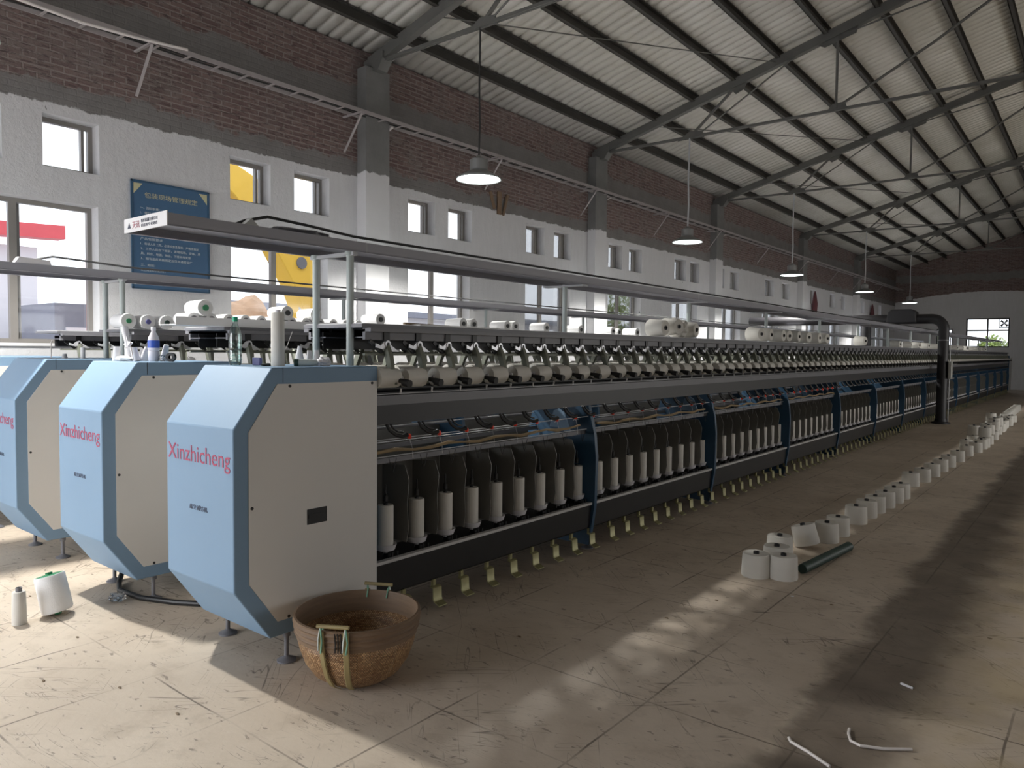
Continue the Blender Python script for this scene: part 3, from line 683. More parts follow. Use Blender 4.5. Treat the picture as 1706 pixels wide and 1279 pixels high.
for root, s, n in ((near, 1, NSP), (near, -1, 60), (mid, 1, 100), (far_, 1, 60), (back_, 1, 16)):
    kids = [('cradle_lever', P_arm[s, 'cradle_lever'], 0, 0, 999), ('arm_bracket', P_arm[s, 'arm_bracket'], 0, 0, 999)]
    if root in (near, mid): kids.append(('cradle_knob', P_arm[s, 'cradle_knob'], 0, .018, 999))
    repeat_nested(root, 'cradle_arm', P_arm[s, 'cradle_arm'], BY[:n], kids, cap=100 if s > 0 else 60)
repeat(near, 'yarn_guide_hook', P_hook, SY)
repeat_nested(near, 'spindle_cup', P_cup, SY, [('spindle_brake', P_brk, .025, 0, 999), ('spindle_tip', P_tip, 0, 0, 60)], x=.21)
repeat(near, 'separator', P_sep, [y+.12 for y in SY], x=.13)
repeat(near, 'balloon_guide', P_wire, [y+.02 for y in SY[:70]])
repeat_nested(near, 'yarn_sensor', P_red, [y+.125 for y in SY[:36]], [('sensor_wire', P_rw, 0, 0, 999)])
repeat(near, 'brake_pedal', P_ped, [y+.07 for y in SY])
repeat(near, 'guide_pin', P_pin, [y+.01 for y in SY[:80]])
# comb teeth of the near rail are part of the rail pattern; wavy rope threaded above the spools
for k in range(4):
    y0 = SEC0-1.873+SECP*k+.05; pts = [(.29, y0+i*.15, 1.008+.010*math.sin(i*1.9+k)) for i in range(15)]
    MB().tube(pts, [.010+.003*math.sin(i*2.2) for i in range(15)], 7).build('rope', M['strip'], near)
# oval nameplates (light blue) on the frames seen between the machines
for k in range(3):
    MB().prism([(.02, 1.00), (.10, 1.00), (.17, .97), (.22, .98), (.16, 1.12), (.11, 1.15), (.06, 1.13)], 'Y', -.0, .01).build('blue_cover', M['blue'], near).location = (.05, SEC0-1.873+SECP*(k+1)-.30, 0)

# --- top shelves on posts (near and third machine) ---
def top_shelf(root, npost, thick_end=True):
    a, b = 1.63-1.873, YEND-1.873-1.5
    sh = MB().box(-.21, .21, a, b, 2.20, 2.206)
    sh.box(.20, .21, a, b, 2.152, 2.20).box(-.21, -.20, a, b, 2.152, 2.20).box(-.21, -.185, a, b, 2.148, 2.154).box(.185, .21, a, b, 2.148, 2.154).box(-.2, .2, a+.002, b, 2.190, 2.20)
    o = sh.build('top_shelf', M['shelf'], root)
    MB().box(-.212, .212, a-.006, a, 2.148, 2.214).build('shelf_end_plate', M['sheet'], o)
    zc = 2.152
    for x in (-.16, .155):
        MB().lathe([(.021, 1.506), (.021, zc)], n=16, c=(x, 2.70-1.873, 0)).lathe([(.03, zc-.02), (.03, zc)], n=16, c=(x, 2.70-1.873, 0)).build('post', M['post'], root)
    MB().bar((-.2, 2.70-1.873, 2.138), (.2, 2.70-1.873, 2.138), .03, .02).build('cross_arm', M['lsteel'], root)
    for k in range(npost):
        y = 5.06+2.335*k-1.873
        MB().lathe([(.021, 1.75), (.021, zc)], n=12, c=(0, y, 0)).build('post', M['post'], root)
        MB().bar((-.2, y, 2.138), (.2, y, 2.138), .07, .012).build('cross_arm', M['lsteel'], root)
    return o
s1 = top_shelf(near, 13)
a = 1.63-1.873-.0068
fit_text('maker_sign', '天讯', M['redink'], 0, .075, .034, (-.125, a, 2.162), (PI/2, 0, 0), s1, ext=.0004)
fit_text('maker_logo', '▲', M['ink'], 0, .035, .026, (-.175, a, 2.166), (PI/2, 0, 0), s1, ext=.0004)
fit_text('maker_line', '纺织机械有限公司', M['ink'], 0, .16, .017, (-.035, a, 2.183), (PI/2, 0, 0), s1, ext=.0004)
fit_text('maker_line', '倍捻机专业制造', M['ink'], 0, .16, .015, (-.035, a, 2.162), (PI/2, 0, 0), s1, ext=.0004)
for k in range(16):   # joints and small lights under the shelf
    MB().box(.18, .2105, .9+k*2.2, .904+k*2.2, 2.150, 2.206).build('shelf_joint', M['lsteel'], near)
s3 = top_shelf(far_, 13)
# cable running over the shelves
def shelf_cable(cx, z, lab):
    pts = [(cx-.02, 2.02, 2.208), (cx, 2.10, 2.25), (cx+.02, 2.22, 2.285), (cx+.02, 2.45, 2.275), (cx, 2.8, 2.258), (cx, 5, 2.252), (cx, 12, 2.245), (cx, 25, 2.24)]
    tag(MB().tube(pts, .008, 8).build('shelf_cable', M['wire']), lab, 'cable')
shelf_cable(-3.45, 2.2, 'black cable arching up and running above the near grey shelf')
shelf_cable(-6.33, 2.2, 'black cable running above the shelf of the third machine')
# switch gear and crumpled bits on the near shelf
tag(MB().prism([(2.05, 2.206), (2.11, 2.26), (2.17, 2.206)], 'X', -3.45, -3.40).build('tilted_tile', M['boxg']), 'small grey tile leaning on the near shelf under the arched cable', 'tile')
def lump(name, mt, c, r, lab, cat, seed=1, sub=3):
    bm = bmesh.new(); bmesh.ops.create_icosphere(bm, subdivisions=sub, radius=1); rnd = random.Random(seed)
    ph = [rnd.uniform(0, 6) for _ in range(6)]
    for v in bm.verts:
        k = 1+.16*math.sin(4*v.co.x+ph[0])*math.sin(5*v.co.y+ph[1])+.10*math.sin(9*v.co.z+ph[2]+3*v.co.x)+.06*math.sin(15*v.co.y+ph[3])
        v.co = Vector((v.co.x*r[0]*k, v.co.y*r[1]*k, max(v.co.z*k, -.9)*r[2]))
    me = bpy.data.meshes.new(name); bm.to_mesh(me); bm.free(); me.materials.append(mt)
    o = bpy.data.objects.new(name, me); C.objects.link(o); o.location = c; return tag(o, lab, cat)
lump('crumpled_plastic', M['gsteel'], (-3.42, 2.40, 2.224), (.07, .20, .022), 'crumpled grey film heaped on the near shelf beside the tile', 'plastic', 3)
tag(MB().prism([(1.93, 2.206), (1.96, 2.25), (2.16, 2.24), (2.17, 2.206)], 'X', -6.26, -6.19).build('junction_box', M['cup']), 'flat white junction box lying on the shelf of the third machine', 'box')

# ================================================================== YARN
def yarn_pkg(r, L, taper=1.0, core=.018, n=28):
    """package along Z, base at 0"""
    y = MB().lathe([(core, 0), (r*.96, 0), (r, .008), (r*(1+taper)/2, L/2), (r*taper, L-.008), (r*taper*.96, L), (core, L)], n=n, cap0=False, cap1=False).mesh('yarn_package', M['yarn'])
    return y
def core_mesh(L, r=.018, mt=None, over=.012):
    return MB().lathe([(r, -over*.5), (r, L+over), (r*.75, L+over), (r*.75, L-.01), (0, L-.01)], n=14, cap1=False).mesh('tube', mt or M['dark'])
# winding bobbins: yarn cylinders lying along the machine
bm_ = yarn_pkg(.057, .155, 1.0, .012, 24); bc_ = core_mesh(.158, .011, M['cup'], .01)
bays = ['first', 'second', 'third', 'fourth', 'fifth', 'sixth']
def ordlabel(fmt, k, fb):
    b = k//9
    return fmt % (ordn[k % 9], bays[b]) if b < 6 else fb
for k in range(NSP):
    o = inst(bm_, 'yarn_bobbin', None, (-3.205, BY[k]+1.873-.006+(.045 if k == 0 else 0), 1.437), (PI/2, 0, 0))
    tag(o, ordlabel('white bobbin on the near machine winding row, %s from the left in its %s bay', k, 'white bobbin crowded in the distant bays of the near winding row'), 'bobbin', 'bobbins on the near winding row')
    if k < 30: inst(bc_, 'tube', o)
for k in range(40):
    o = inst(bm_, 'yarn_bobbin', None, (-3.83, BY[k]+1.873-.010, 1.437), (PI/2, 0, 0))
    tag(o, 'white bobbin glimpsed through the gaps on the hidden side of the near machine', 'bobbin', 'bobbins behind the near machine')
for k in range(70):
    o = inst(bm_, 'yarn_bobbin', None, (-4.63, BY[k]+1.873-.010, 1.437), (PI/2, 0, 0))
    tag(o, 'white bobbin glimpsed on the winding row of the middle machine', 'bobbin', 'bobbins on the middle machine')
# supply spools standing on the spindles
sp_ = yarn_pkg(.047, .262, 1.0, .014, 24); sc_ = core_mesh(.262, .013, M['rubber'], .012)
for k in range(NSP):
    o = inst(sp_, 'yarn_spool', None, (-3.30, spin_y(k), .4175))
    tag(o, ordlabel('tall white spool on a near machine spindle, %s from the left in its %s bay', k, 'tall white spool crowded in the distant bays of the near machine'), 'spool', 'spools on the near machine spindles')
    if k < 30: inst(sc_, 'tube', o)

# packages lying crosswise on the platforms
def lying(x, y, z, r, L, lab, mt, grp, taper=.93, rot=0):
    me = MB().lathe([(.016, 0), (r*.97, 0), (r, .01), (r*taper, L-.01), (r*taper*.96, L), (.016, L)], n=28, cap0=False, cap1=False).mesh('yarn_package', M['yarnw'])
    o = bpy.data.objects.new('yarn_package', me); C.objects.link(o); o.location = (x, y, z+r); o.rotation_euler = (0, -PI/2, rot)
    tag(o, lab, 'yarn package', grp)
    inst(MB().lathe([(.020, -.010), (.020, L*.9), (.016, L*.9), (.016, .01), (0, .01)], n=14, cap1=False).mesh('tube', mt), 'tube', o)
    return o
GT = 'yarn packages on the machine platforms'
lying(-6.13, 2.70, 1.748, .061, .22, 'white yarn package with green core, leftmost on the third machine', M['green'], GT)
lying(-6.13, 2.855, 1.748, .059, .22, 'white yarn package with violet core on the third machine', M['purple'], GT)
lying(-6.13, 3.01, 1.748, .059, .22, 'white yarn package with dark green core beside the white tray', M['gtube'], GT)
# white tray with packages on the middle machine
tr = empty('package_tray', (-4.95, 3.2, 1.748), 'long shallow white tray with a raised front lip on the middle machine', 'tray')
MB().box(.03, .255, -.84, .80, 0, .004).build('tray_bottom', M['sheet'], tr)
MB().box(.255, .262, -.84, .80, 0, .054).box(.235, .255, -.84, .80, .050, .054).build('tray_lip', M['sheet'], tr)
for k in range(12):
    lying(-4.735, 2.505+.127*k, 1.753, .041, .20, 'white yarn package lying in the white tray, %s from the left end' % ordn[k], M['gsteel'], 'yarn packages in the white tray')
lying(-4.70, 2.569, 1.812, .055, .19, 'white yarn package with green core lying on top of the trayed packages', M['green'], GT)
lying(-4.70, 3.204, 1.810, .052, .19, 'white yarn package above the tray, half behind the tall standing spool', M['dark'], GT)
lying(-4.70, 3.458, 1.810, .050, .19, 'white yarn package above the tray, left of the rear shelf post', M['dark'], GT)
# flat white carton covers along the rest of the middle platform
tag(box(-5.17, -4.69, 4.03, 8.9, 1.748, 1.797).build('flat_carton', M['sheet'], None, .003), 'long flat white carton under the single packages on the middle machine', 'carton')
for y, r, lab in ((4.10, .050, 'single white package on the middle machine right of the shelf posts'), (5.115, .052, 'front one of two packages lying together on the middle machine'), (5.265, .052, 'rear one of two packages lying together on the middle machine'),
                  (5.77, .052, 'left one of the pair of packages further along the middle machine'), (5.90, .052, 'right one of the pair of packages further along the middle machine'), (6.44, .055, 'lone white package left of the single shelf post'),
                  (7.11, .052, 'lone white package right of the single shelf post'), (7.82, .055, 'first of the three packages near the bag of cones'), (7.97, .045, 'second of the three packages near the bag of cones'), (8.42, .055, 'third of the three packages near the bag of cones')):
    lying(-4.70, y, 1.798, r, .20, lab, M['dark'], GT)
# larger cones and bags of cones on the near platform further along
def big_cone(x, y, z, tilt, lab, sc=1.0):
    me = MB().lathe([(.02, 0), (.095*sc, 0), (.10*sc, .01), (.085*sc, .17), (.08*sc, .18), (.02, .18)], n=24, cap0=False, cap1=False).mesh('yarn_cone', M['yarn'])
    o = bpy.data.objects.new('yarn_cone', me); C.objects.link(o); o.location = (x, y, z+.10*sc); o.rotation_euler = (0, PI/2+tilt[0], tilt[1])
    tag(o, lab, 'yarn cone', 'cones lying on the near platform')
    inst(MB().lathe([(.022, -.0), (.022, .19), (.017, .19), (.017, .17), (0, .17)], n=12, cap1=False).mesh('tube', M['dark']), 'tube', o)
k = 0
for (x, y, dz, lab) in [(-3.52, 6.55, 0, 'first big cone lying on the near platform past the single post'), (-3.50, 6.82, .02, 'second big cone on the near platform, in the heaped trio'), (-3.52, 7.22, 0, 'third big cone on the near platform, in the heaped trio'),
                        (-3.5, 9.1, 0, 'cone before the second single post on the near platform'), (-3.5, 9.4, 0, 'cone behind the second single post on the near platform'), (-3.5, 9.88, 0, 'cone at the middle of the long cone row on the near platform'), (-3.5, 10.15, 0, 'cone after the middle of the long cone row'), (-3.5, 10.5, 0, 'cone near the right part of the long cone row'), (-3.5, 11.0, 0, 'cone left of the third single post'), (-3.5, 11.45, 0, 'cone touching the third single post'), (-3.5, 11.9, 0, 'last cone of the long row on the near platform'), (-3.5, 14.2, 0, 'lone cone before the black duct riser')]:
    big_cone(x, y, 1.748+dz, (0, random.uniform(-.25, .25)), lab, .9); k += 1
lump('bundle_bag', M['yarn'], (-3.46, 7.02, 1.845), (.11, .11, .10), 'pale cloth bag slumped among the heaped cones on the near platform', 'bag', 9)
for k in range(14):
    big_cone(-3.5, 17.0+k*1.1, 1.748, (0, random.uniform(-.5, .5)), 'distant pale cone on the near platform beyond the duct, %s of the scattered line' % ordn[k], .75)
# a flat sheet of paper / stick on the near platform
tag(MB().bar((-3.34, 3.10, 1.760), (-3.30, 3.45, 1.752), .02, .012).build('wooden_stick', M['bark']), 'thin brown stick lying on the near platform edge', 'stick')
tag(MB().box(-3.40, -3.25, 3.15, 3.9, 1.749, 1.755).build('paper_sheet', M['sheet']), 'white paper laid on the near platform by the stick', 'paper')

# ------------------------------------------------------------------ things on the cabinet tops
ZT = 1.506
def bottle(loc, H, r, lab, body, capm, water=True, labelm=None):
    t = empty('plastic_bottle', loc, lab, 'bottle')
    pr = [(r*.8, 0), (r, .012), (r, H*.30), (r*.95, H*.32), (r, H*.34), (r, H*.62), (r*.8, H*.74), (r*.4, H*.86), (r*.36, H*.93)]
    MB().lathe(pr, n=24, cap1=False).build('bottle_body', body, t)
    MB().lathe([(r*.42, H*.91), (r*.42, H), (r*.38, H+.002)], n=16).build('bottle_cap', capm, t)
    for k in range(5) if water else ():
        MB().lathe([(r*1.01, H*(.10+.09*k)), (r*1.03, H*(.115+.09*k)), (r*1.01, H*(.13+.09*k))], n=24, cap0=False, cap1=False).build('grip_rib', body, t)
    if labelm: MB().lathe([(r*1.02, H*.40), (r*1.02, H*.62)], n=24, cap0=False, cap1=False).build('bottle_label', labelm, t)
bottle((-3.715, 2.20, ZT), .262, .034, 'clear green tinted plastic bottle with green cap on the near cabinet', M['pet'], M['cap'])
bottle((-4.93, 2.33, ZT), .225, .036, 'cloudy plastic bottle with blue label on the middle cabinet', M['milk'], M['cup'], False, M['label'])
tb = MB().lathe([(.0165, 0), (.034, 0), (.036, .006), (.0345, .27), (.033, .285), (.0165, .285)], n=28, cap0=False, cap1=False).build('tall_spool', M['yarn'])
tb.location = (-3.44, 2.285, ZT); tag(tb, 'tall slim white spool standing upright on the near cabinet', 'spool')
MB().lathe([(.016, -.0), (.016, .30), (.012, .30), (.012, .28), (0, .28)], n=14, cap1=False).build('tube', M['cup'], tb)
o = box(-.022, .022, -.014, .014, 0, .042).build('matchbox', M['purple'], None, bevel=.002); o.location = (-3.66, 2.30, ZT); o.rotation_euler = (0, 0, .5); tag(o, 'tiny dark blue box beside the green capped bottle', 'box')
lump('fibre_scrap', M['rubber'], (-3.50, 2.26, ZT+.006), (.02, .04, .008), 'black fibre scrap at the foot of the tall slim spool', 'scrap', 5, 2)
o = MB().lathe([(.017, 0), (.019, .02), (.018, .09), (.012, .12)], axis='X', n=16).build('small_roll', M['post']); o.location = (-3.40, 2.36, ZT+.019); o.rotation_euler = (0, 0, .9); tag(o, 'small grey green roll lying right of the tall slim spool', 'roll')
MB().lathe([(.02, -.002), (.02, .022)], axis='X', n=16).build('roll_end', M['gtube'], o)
def paper_cone(x, y, h, r0, r1, lab, z=ZT, tilt=(0, 0), mt=None):
    o = MB().lathe([(r0, 0), (r1, h), (r1*.8, h), (r0*.85, .004)], n=18, cap0=False).build('paper_cone', mt or M['cup']); o.location = (x, y, z); o.rotation_euler = (tilt[0], tilt[1], 0)
    return tag(o, lab, 'empty cone', 'empty white cones on the cabinets')
paper_cone(-3.42, 2.47, .085, .022, .011, 'empty white cone standing left of the crumpled cloth on near cabinet')
paper_cone(-3.38, 2.49, .088, .020, .012, 'empty white cone standing against the crumpled cloth on near cabinet')
lump('crumpled_cloth', M['cup'], (-3.33, 2.50, ZT+.022), (.035, .045, .026), 'crumpled white cloth on the near cabinet by the shelf posts', 'cloth', 11)
paper_cone(-3.58, 2.52, .11, .030, .010, 'slender pale cone behind the tall slim spool')
# cluster on the middle cabinet
cl = [(-5.20, 2.21, .075, .028, .018, 0, 0, 'white cone upright at the left of the middle cabinet cluster'), (-5.12, 2.26, .07, .024, .022, .15, .1, 'squat white cup in the middle cabinet cluster'), (-5.08, 2.33, .075, .026, .015, -.2, .2, 'leaning white cone in the middle cabinet cluster'),
      (-5.02, 2.26, .07, .022, .02, .1, -.3, 'white cup leaning beside the blue labelled bottle'), (-4.98, 2.42, .09, .028, .014, 0, .35, 'white cone tipping towards the blue labelled bottle'), (-5.14, 2.36, .06, .03, .02, 0, 0, 'low white cup at the back of the cluster')]
for x, y, h, r0, r1, a, b, lab in cl: paper_cone(x, y, h*1.3, r0*1.05, r1*1.1, lab, tilt=(a, b))
o = MB().tube([(0, 0, 0), (-.005, 0, .12), (-.05, 0, .225)], [.022, .018, .024], 12).build('funnel', M['cup']); o.location = (-5.17, 2.27, ZT+.002); tag(o, 'tall bent white funnel sticking up from the middle cabinet cluster', 'funnel')
MB().prism([(-.05, .11), (-.01, .125), (.0, .165), (.018, .13), (.055, .12), (.02, .10), (.01, .06), (-.01, .10)], 'Y', -.01, .01).build('funnel_star', M['cup'], o)
lump('cotton_waste', M['yarnw'], (-5.11, 2.22, ZT+.016), (.07, .05, .02), 'white cotton waste heaped under the cups on the middle cabinet', 'waste', 21)
lump('plastic_cup_lid', M['bag'], (-4.88, 2.36, ZT+.02), (.025, .025, .022), 'clear rounded plastic lid right of the blue labelled bottle', 'lid', 22)
o = MB().rings([[(.012*math.cos(a), -.0, .012*math.sin(a)) for a in [2*PI*k/20 for k in range(20)]], [(.030*math.cos(a), 0, .030*math.sin(a)) for a in [2*PI*k/20 for k in range(20)]], [(.030*math.cos(a), .03, .030*math.sin(a)) for a in [2*PI*k/20 for k in range(20)]], [(.012*math.cos(a), .03, .012*math.sin(a)) for a in [2*PI*k/20 for k in range(20)]]], False, False).build('tape_roll', M['rubber'])
o.location = (-4.77, 2.36, ZT+.030); o.rotation_euler = (0, 0, .67); tag(o, 'black tape roll on edge at the middle cabinet front', 'tape roll')
# on the third cabinet
paper_cone(-6.47, 2.35, .035, .022, .014, 'small grey cone standing on the third cabinet', mt=M['lsteel'])
o = MB().lathe([(.0165, 0), (.017, .085), (.010, .087)], n=16).build('small_spool', M['yarnw']); o.location = (-6.30, 2.42, ZT); tag(o, 'slim white spool upright on the third cabinet by the posts', 'spool')
tag(MB().tube([(-6.60, 2.30, ZT), (-6.60, 2.30, ZT+.125), (-6.58, 2.30, ZT+.14), (-6.55, 2.30, ZT+.142)], .004, 6).build('bent_wire', M['pvc']), 'thin bent white wire standing on the third cabinet', 'wire')
tag(MB().tube([(-3.62, 2.50, ZT+.19), (-3.56, 2.42, ZT+.10), (-3.52, 2.30, ZT+.012)], .0022, 5).build('loose_wire', M['pvc']), 'thin pale wire bent down behind the green capped bottle', 'wire')
tag(MB().tube([(-4.98, 2.22, ZT+.01), (-5.02, 2.22, ZT+.13)], .002, 5).build('thin_stick', M['bandbam']), 'thin stick poking up left of the blue labelled bottle', 'stick')
MB().box(-.0268, .0268, -.0268, .0268, 0, .001)

# handle in the near cabinet's side panel
h = MB().box(.3265, .3285, .41, .534, .69, .77).build('recess_handle', M['rubber'], near); h['label'] = 'black recessed handle'
MB().box(.3285, .331, .418, .526, .722, .742).build('handle_lip', M['dark'], h)
# small dark scuff object on middle cabinet nose
# ================================================================== FLOOR THINGS
def floor_cone(x, y, lab, tilt=0, r=.098, h=.165, grp='yarn cones lined up on the aisle floor', z=0, core=True):
    me = floor_cone.me.get((r, h))
    if not me:
        me = MB().lathe([(.022, .004), (r*1.0, 0), (r*1.03, .01), (r*.97, h-.015), (r*.93, h), (.022, h-.004)], n=32, cap0=False, cap1=False).mesh('yarn_cone', M['yarn']); floor_cone.me[(r, h)] = me
    o = bpy.data.objects.new('yarn_cone', me); C.objects.link(o); o.location = (x, y, z+(.0 if not tilt else abs(math.sin(tilt))*r*1.02)); o.rotation_euler = (0, tilt, 0)
    tag(o, lab, 'yarn cone', grp)
    if core: inst(floor_cone.core, 'tube', o, (0, 0, h-.165))
    return o
floor_cone.me = {}
floor_cone.core = MB().lathe([(.020, .02), (.020, .178), (.014, .178), (.014, .155), (0, .155)], n=12, cap1=False).mesh('tube', M['rubber'])
fc = [(-1.905, 5.20), (-1.735, 5.275), (-1.86, 5.50), (-1.95, 5.83), (-1.86, 6.24), (-1.80, 6.56), (-1.79, 6.86), (-1.79, 7.47), (-1.78, 7.82), (-1.77, 8.13), (-1.75, 8.47), (-1.735, 8.81), (-1.73, 9.12), (-1.80, 10.05), (-1.75, 10.50), (-1.73, 11.05), (-1.72, 11.62), (-1.70, 12.15), (-1.68, 12.85), (-1.67, 13.7)]
flab = ['left one of the two nearest white cones on the aisle floor', 'right one of the two nearest white cones, in front of the stacked pair', 'white cone directly behind the nearest right hand cone', 'white cone third in the short file behind the nearest pair', 'white cone leaning to the left, by the dark green roll', 'upright white cone just right of the leaning one', 'second upright cone right of the leaning one']
for i, (x, y) in enumerate(fc):
    lab = flab[i] if i < 7 else 'white cone in the receding floor line, %s after the second upright one' % ordn[i-7]
    floor_cone(x, y, lab, tilt=-.27 if i == 4 else 0)
rnd = random.Random(5)
for k in range(34):
    y = 14.3+k*.30; x = -1.62-.012*(y-14)-(.18 if k % 3 == 1 else 0)+rnd.uniform(-.04, .04)
    if k > 24: y = 21.8+(k-25)*.55; x = -1.88-.01*(k-25)
    floor_cone(x, y, 'far white cone crowded at the distant end of the floor line', grp='crowded far floor cones', core=k < 25)
    if k in (3, 4, 5, 6, 8, 9, 11, 12, 16): floor_cone(x+.01, y+.02, 'far white cone stacked on another at the distant end of the floor line', grp='stacked far floor cones', z=.18)
# dark green roll
o = MB().lathe([(.034, 0), (.036, .02), (.036, .88), (.038, .90), (.030, .905)], axis='Y', n=18).build('plastic_roll', M['gtube']); o.location = (-1.66, 5.46, .037); o.rotation_euler = (0, 0, -.10); tag(o, 'dark green plastic roll lying on the floor beside the cones', 'roll')
# small spool and leaning package at the left
o = MB().lathe([(.03, 0), (.037, 0), (.038, .006), (.034, .185), (.031, .19), (.016, .19)], n=24, cap0=True).build('small_spool', M['yarn']); o.location = (-4.82, 1.49, 0); tag(o, 'slim white spool standing on the floor at far left', 'spool')
MB().lathe([(.017, .18), (.017, .212), (.013, .212), (.013, .19), (0, .19)], n=14, cap1=False).build('tube', M['gsteel'], o)
o = MB().lathe([(.02, 0), (.078, 0), (.084, .01), (.082, .21), (.078, .22), (.02, .22)], n=30, cap0=False, cap1=False).build('yarn_package', M['yarnw'])
o.location = (-4.82, 1.69, .022); o.rotation_euler = (.12, -.22, .0); tag(o, 'large white yarn package leaning on the floor at left', 'yarn package')
MB().lathe([(.078, .2195), (.045, .2235), (.02, .2225)], n=24, cap0=False, cap1=False).build('green_rim', M['green'], o)
MB().lathe([(.019, -.018), (.019, .235), (.015, .235), (.015, .21), (0, .21)], n=14).build('tube', M['green'], o)
lump('plastic_wrapper', M['bag'], (-4.79, 2.02, .026), (.055, .05, .028), 'clear crumpled plastic wrapper under the middle cabinet', 'wrapper', 31)
tag(MB().tube([(-5.22, 2.30, .15), (-5.20, 2.24, .10), (-5.10, 2.16, .02), (-4.95, 2.10, .016), (-4.70, 2.12, .016), (-4.45, 2.22, .016), (-4.15, 2.4, .016), (-3.8, 2.65, .016), (-3.65, 2.8, .1), (-3.6, 2.85, .17)], .017, 10).build('corrugated_hose', M['dark']), 'black hose running on the floor between the cabinets', 'hose')
# debris
def stick(pts, r, mt, lab, cat='string'): tag(MB().tube(pts, r, 7).build('rope_scrap', mt), lab, cat)
stick([(-.79, 3.30, .008), (-.782, 3.255, .008), (-.76, 3.20, .008), (-.72, 3.185, .008), (-.64, 3.22, .008), (-.55, 3.29, .008)], .006, M['pvc'], 'bent pale rope scrap lying on the dark dirt strip')
stick([(-.965, 3.06, .008), (-.95, 3.035, .008), (-.87, 3.0, .008), (-.77, 2.945, .008)], .0065, M['pvc'], 'straight pale rope scrap at the bottom edge of the photo')
stick([(-.715, 3.93, .006), (-.66, 3.91, .006)], .006, M['cup'], 'short white stub on the dark dirt strip')
rnd = random.Random(3)
bits = [(-2.0, 4.0), (-1.55, 4.9), (-3.1, 1.55), (-3.55, 1.50), (-4.35, 1.62), (-5.3, 1.7), (-2.5, 3.2), (-1.9, 4.5), (-.6, 4.3), (-.45, 4.9), (-3.9, 1.30), (-1.3, 4.9)]
places = ['before the small cone line', 'near the nearest cones', 'in front of the basket', 'below the near cabinet', 'near the plastic wrapper', 'at the far left', 'right of the basket', 'in the shaded aisle', 'in the dirt strip', 'at the right edge', 'in the lower left', 'on the bright floor patch']
for k, (x, y) in enumerate(bits):
    lump('debris_bit', M['bark'] if k != 1 else M['cup'], (x, y, .003), (.014, .007, .004), ('brown' if k != 1 else 'pale')+' bit of debris '+places[k], 'debris', k, 1)

# ------------------------------------------------------------------ basket
bk = empty('bamboo_basket', (-2.80, 2.30, 0), 'round woven bamboo basket with two handles on the floor by the near cabinet', 'basket')
prof = [(.0, .004), (.10, .0), (.155, .012), (.21, .055), (.25, .12), (.276, .20), (.288, .265)]
def bowl_uv(prof, name, mt, n=72, inner=None):
    me = bpy.data.meshes.new(name); vs = []; fs = []; uvs = []
    L = [0]
    for a, b in zip(prof, prof[1:]): L.append(L[-1]+math.dist(a, b))
    for r, h in prof:
        for j in range(n+1):
            a = 2*PI*j/n; vs.append((r*math.cos(a), r*math.sin(a), h))
    for i in range(len(prof)-1):
        for j in range(n):
            a = i*(n+1)+j; fs.append((a, a+1, a+n+2, a+n+1)); uvs += [(j/n, L[i]/.4), ((j+1)/n, L[i]/.4), ((j+1)/n, L[i+1]/.4), (j/n, L[i+1]/.4)]
    me.from_pydata(vs, [], fs); uv = me.uv_layers.new(name='UVMap')
    for k, q in enumerate(uvs): uv.data[k].uv = q
    me.materials.append(mt); me.shade_smooth()
    o = bpy.data.objects.new(name, me); C.objects.link(o); o.parent = bk
    s = o.modifiers.new('Solid', 'SOLIDIFY'); s.thickness = .006; return o
bowl_uv(prof, 'woven_bowl', M['weave'])
MB().lathe([(.289, .255), (.296, .30), (.300, .36), (.302, .368), (.292, .370), (.288, .36), (.283, .30), (.277, .255)], n=72, cap0=False, cap1=False).build('rim_band', M['bandbam'], bk)
for k, z in enumerate((.285, .315, .345)):
    MB().lathe([(.293+.0035*k, z-.011), (.2995+.0035*k, z), (.293+.0035*k, z+.011)], n=72, cap0=False, cap1=False).build('rim_hoop', M['bandbam'], bk)
bk.scale = (1, 1, .9)
ha = math.radians(-60)
def on_bowl(a, r, h): return (r*math.cos(a), r*math.sin(a), h)
for side in (ha, ha+PI):
    for da in (-.19, .19):
        a = side+da
        rs = []
        for r, h in [(.306, .37), (.303, .30), (.296, .25), (.284, .19), (.258, .115), (.215, .048), (.158, .008)]:
            d = Vector((math.cos(a), math.sin(a), 0)); t = Vector((-math.sin(a), math.cos(a), 0)); c = d*(r+.002)+Vector((0, 0, h))
            rs.append([tuple(c+t*.014), tuple(c+d*.006+t*.010), tuple(c+d*.006-t*.010), tuple(c-t*.014)])
        MB().rings(rs).build('bamboo_strap', M['bambo'], bk)
        p = Vector(on_bowl(a, .315, .385))
        MB().tube([on_bowl(a, .312, .26), on_bowl(a+.03, .318, .32), on_bowl(a, .315, .392), on_bowl(a-.02, .290, .385), on_bowl(a, .282, .33)], .004, 6).build('handle_cord', M['cord'], bk)
        MB().tube([on_bowl(a-.05, .310, .27), on_bowl(a-.03, .318, .33), on_bowl(a, .316, .395)], .0035, 6).build('handle_cord', M['cordw'], bk)
    p0, p1 = Vector(on_bowl(side-.24, .318, .398)), Vector(on_bowl(side+.24, .318, .40))
    MB().tube([tuple(p0), tuple((p0+p1)/2), tuple(p1)], .010, 10).build('handle_rod', M['bambo'], bk)
for k in range(4):
    a = ha+.02+.045*k
    MB().tube([on_bowl(a, .307, .362), on_bowl(a+.01, .304, .31), on_bowl(a, .300, .262)], .003, 5).build('dark_lacing', M['rubber'], bk)

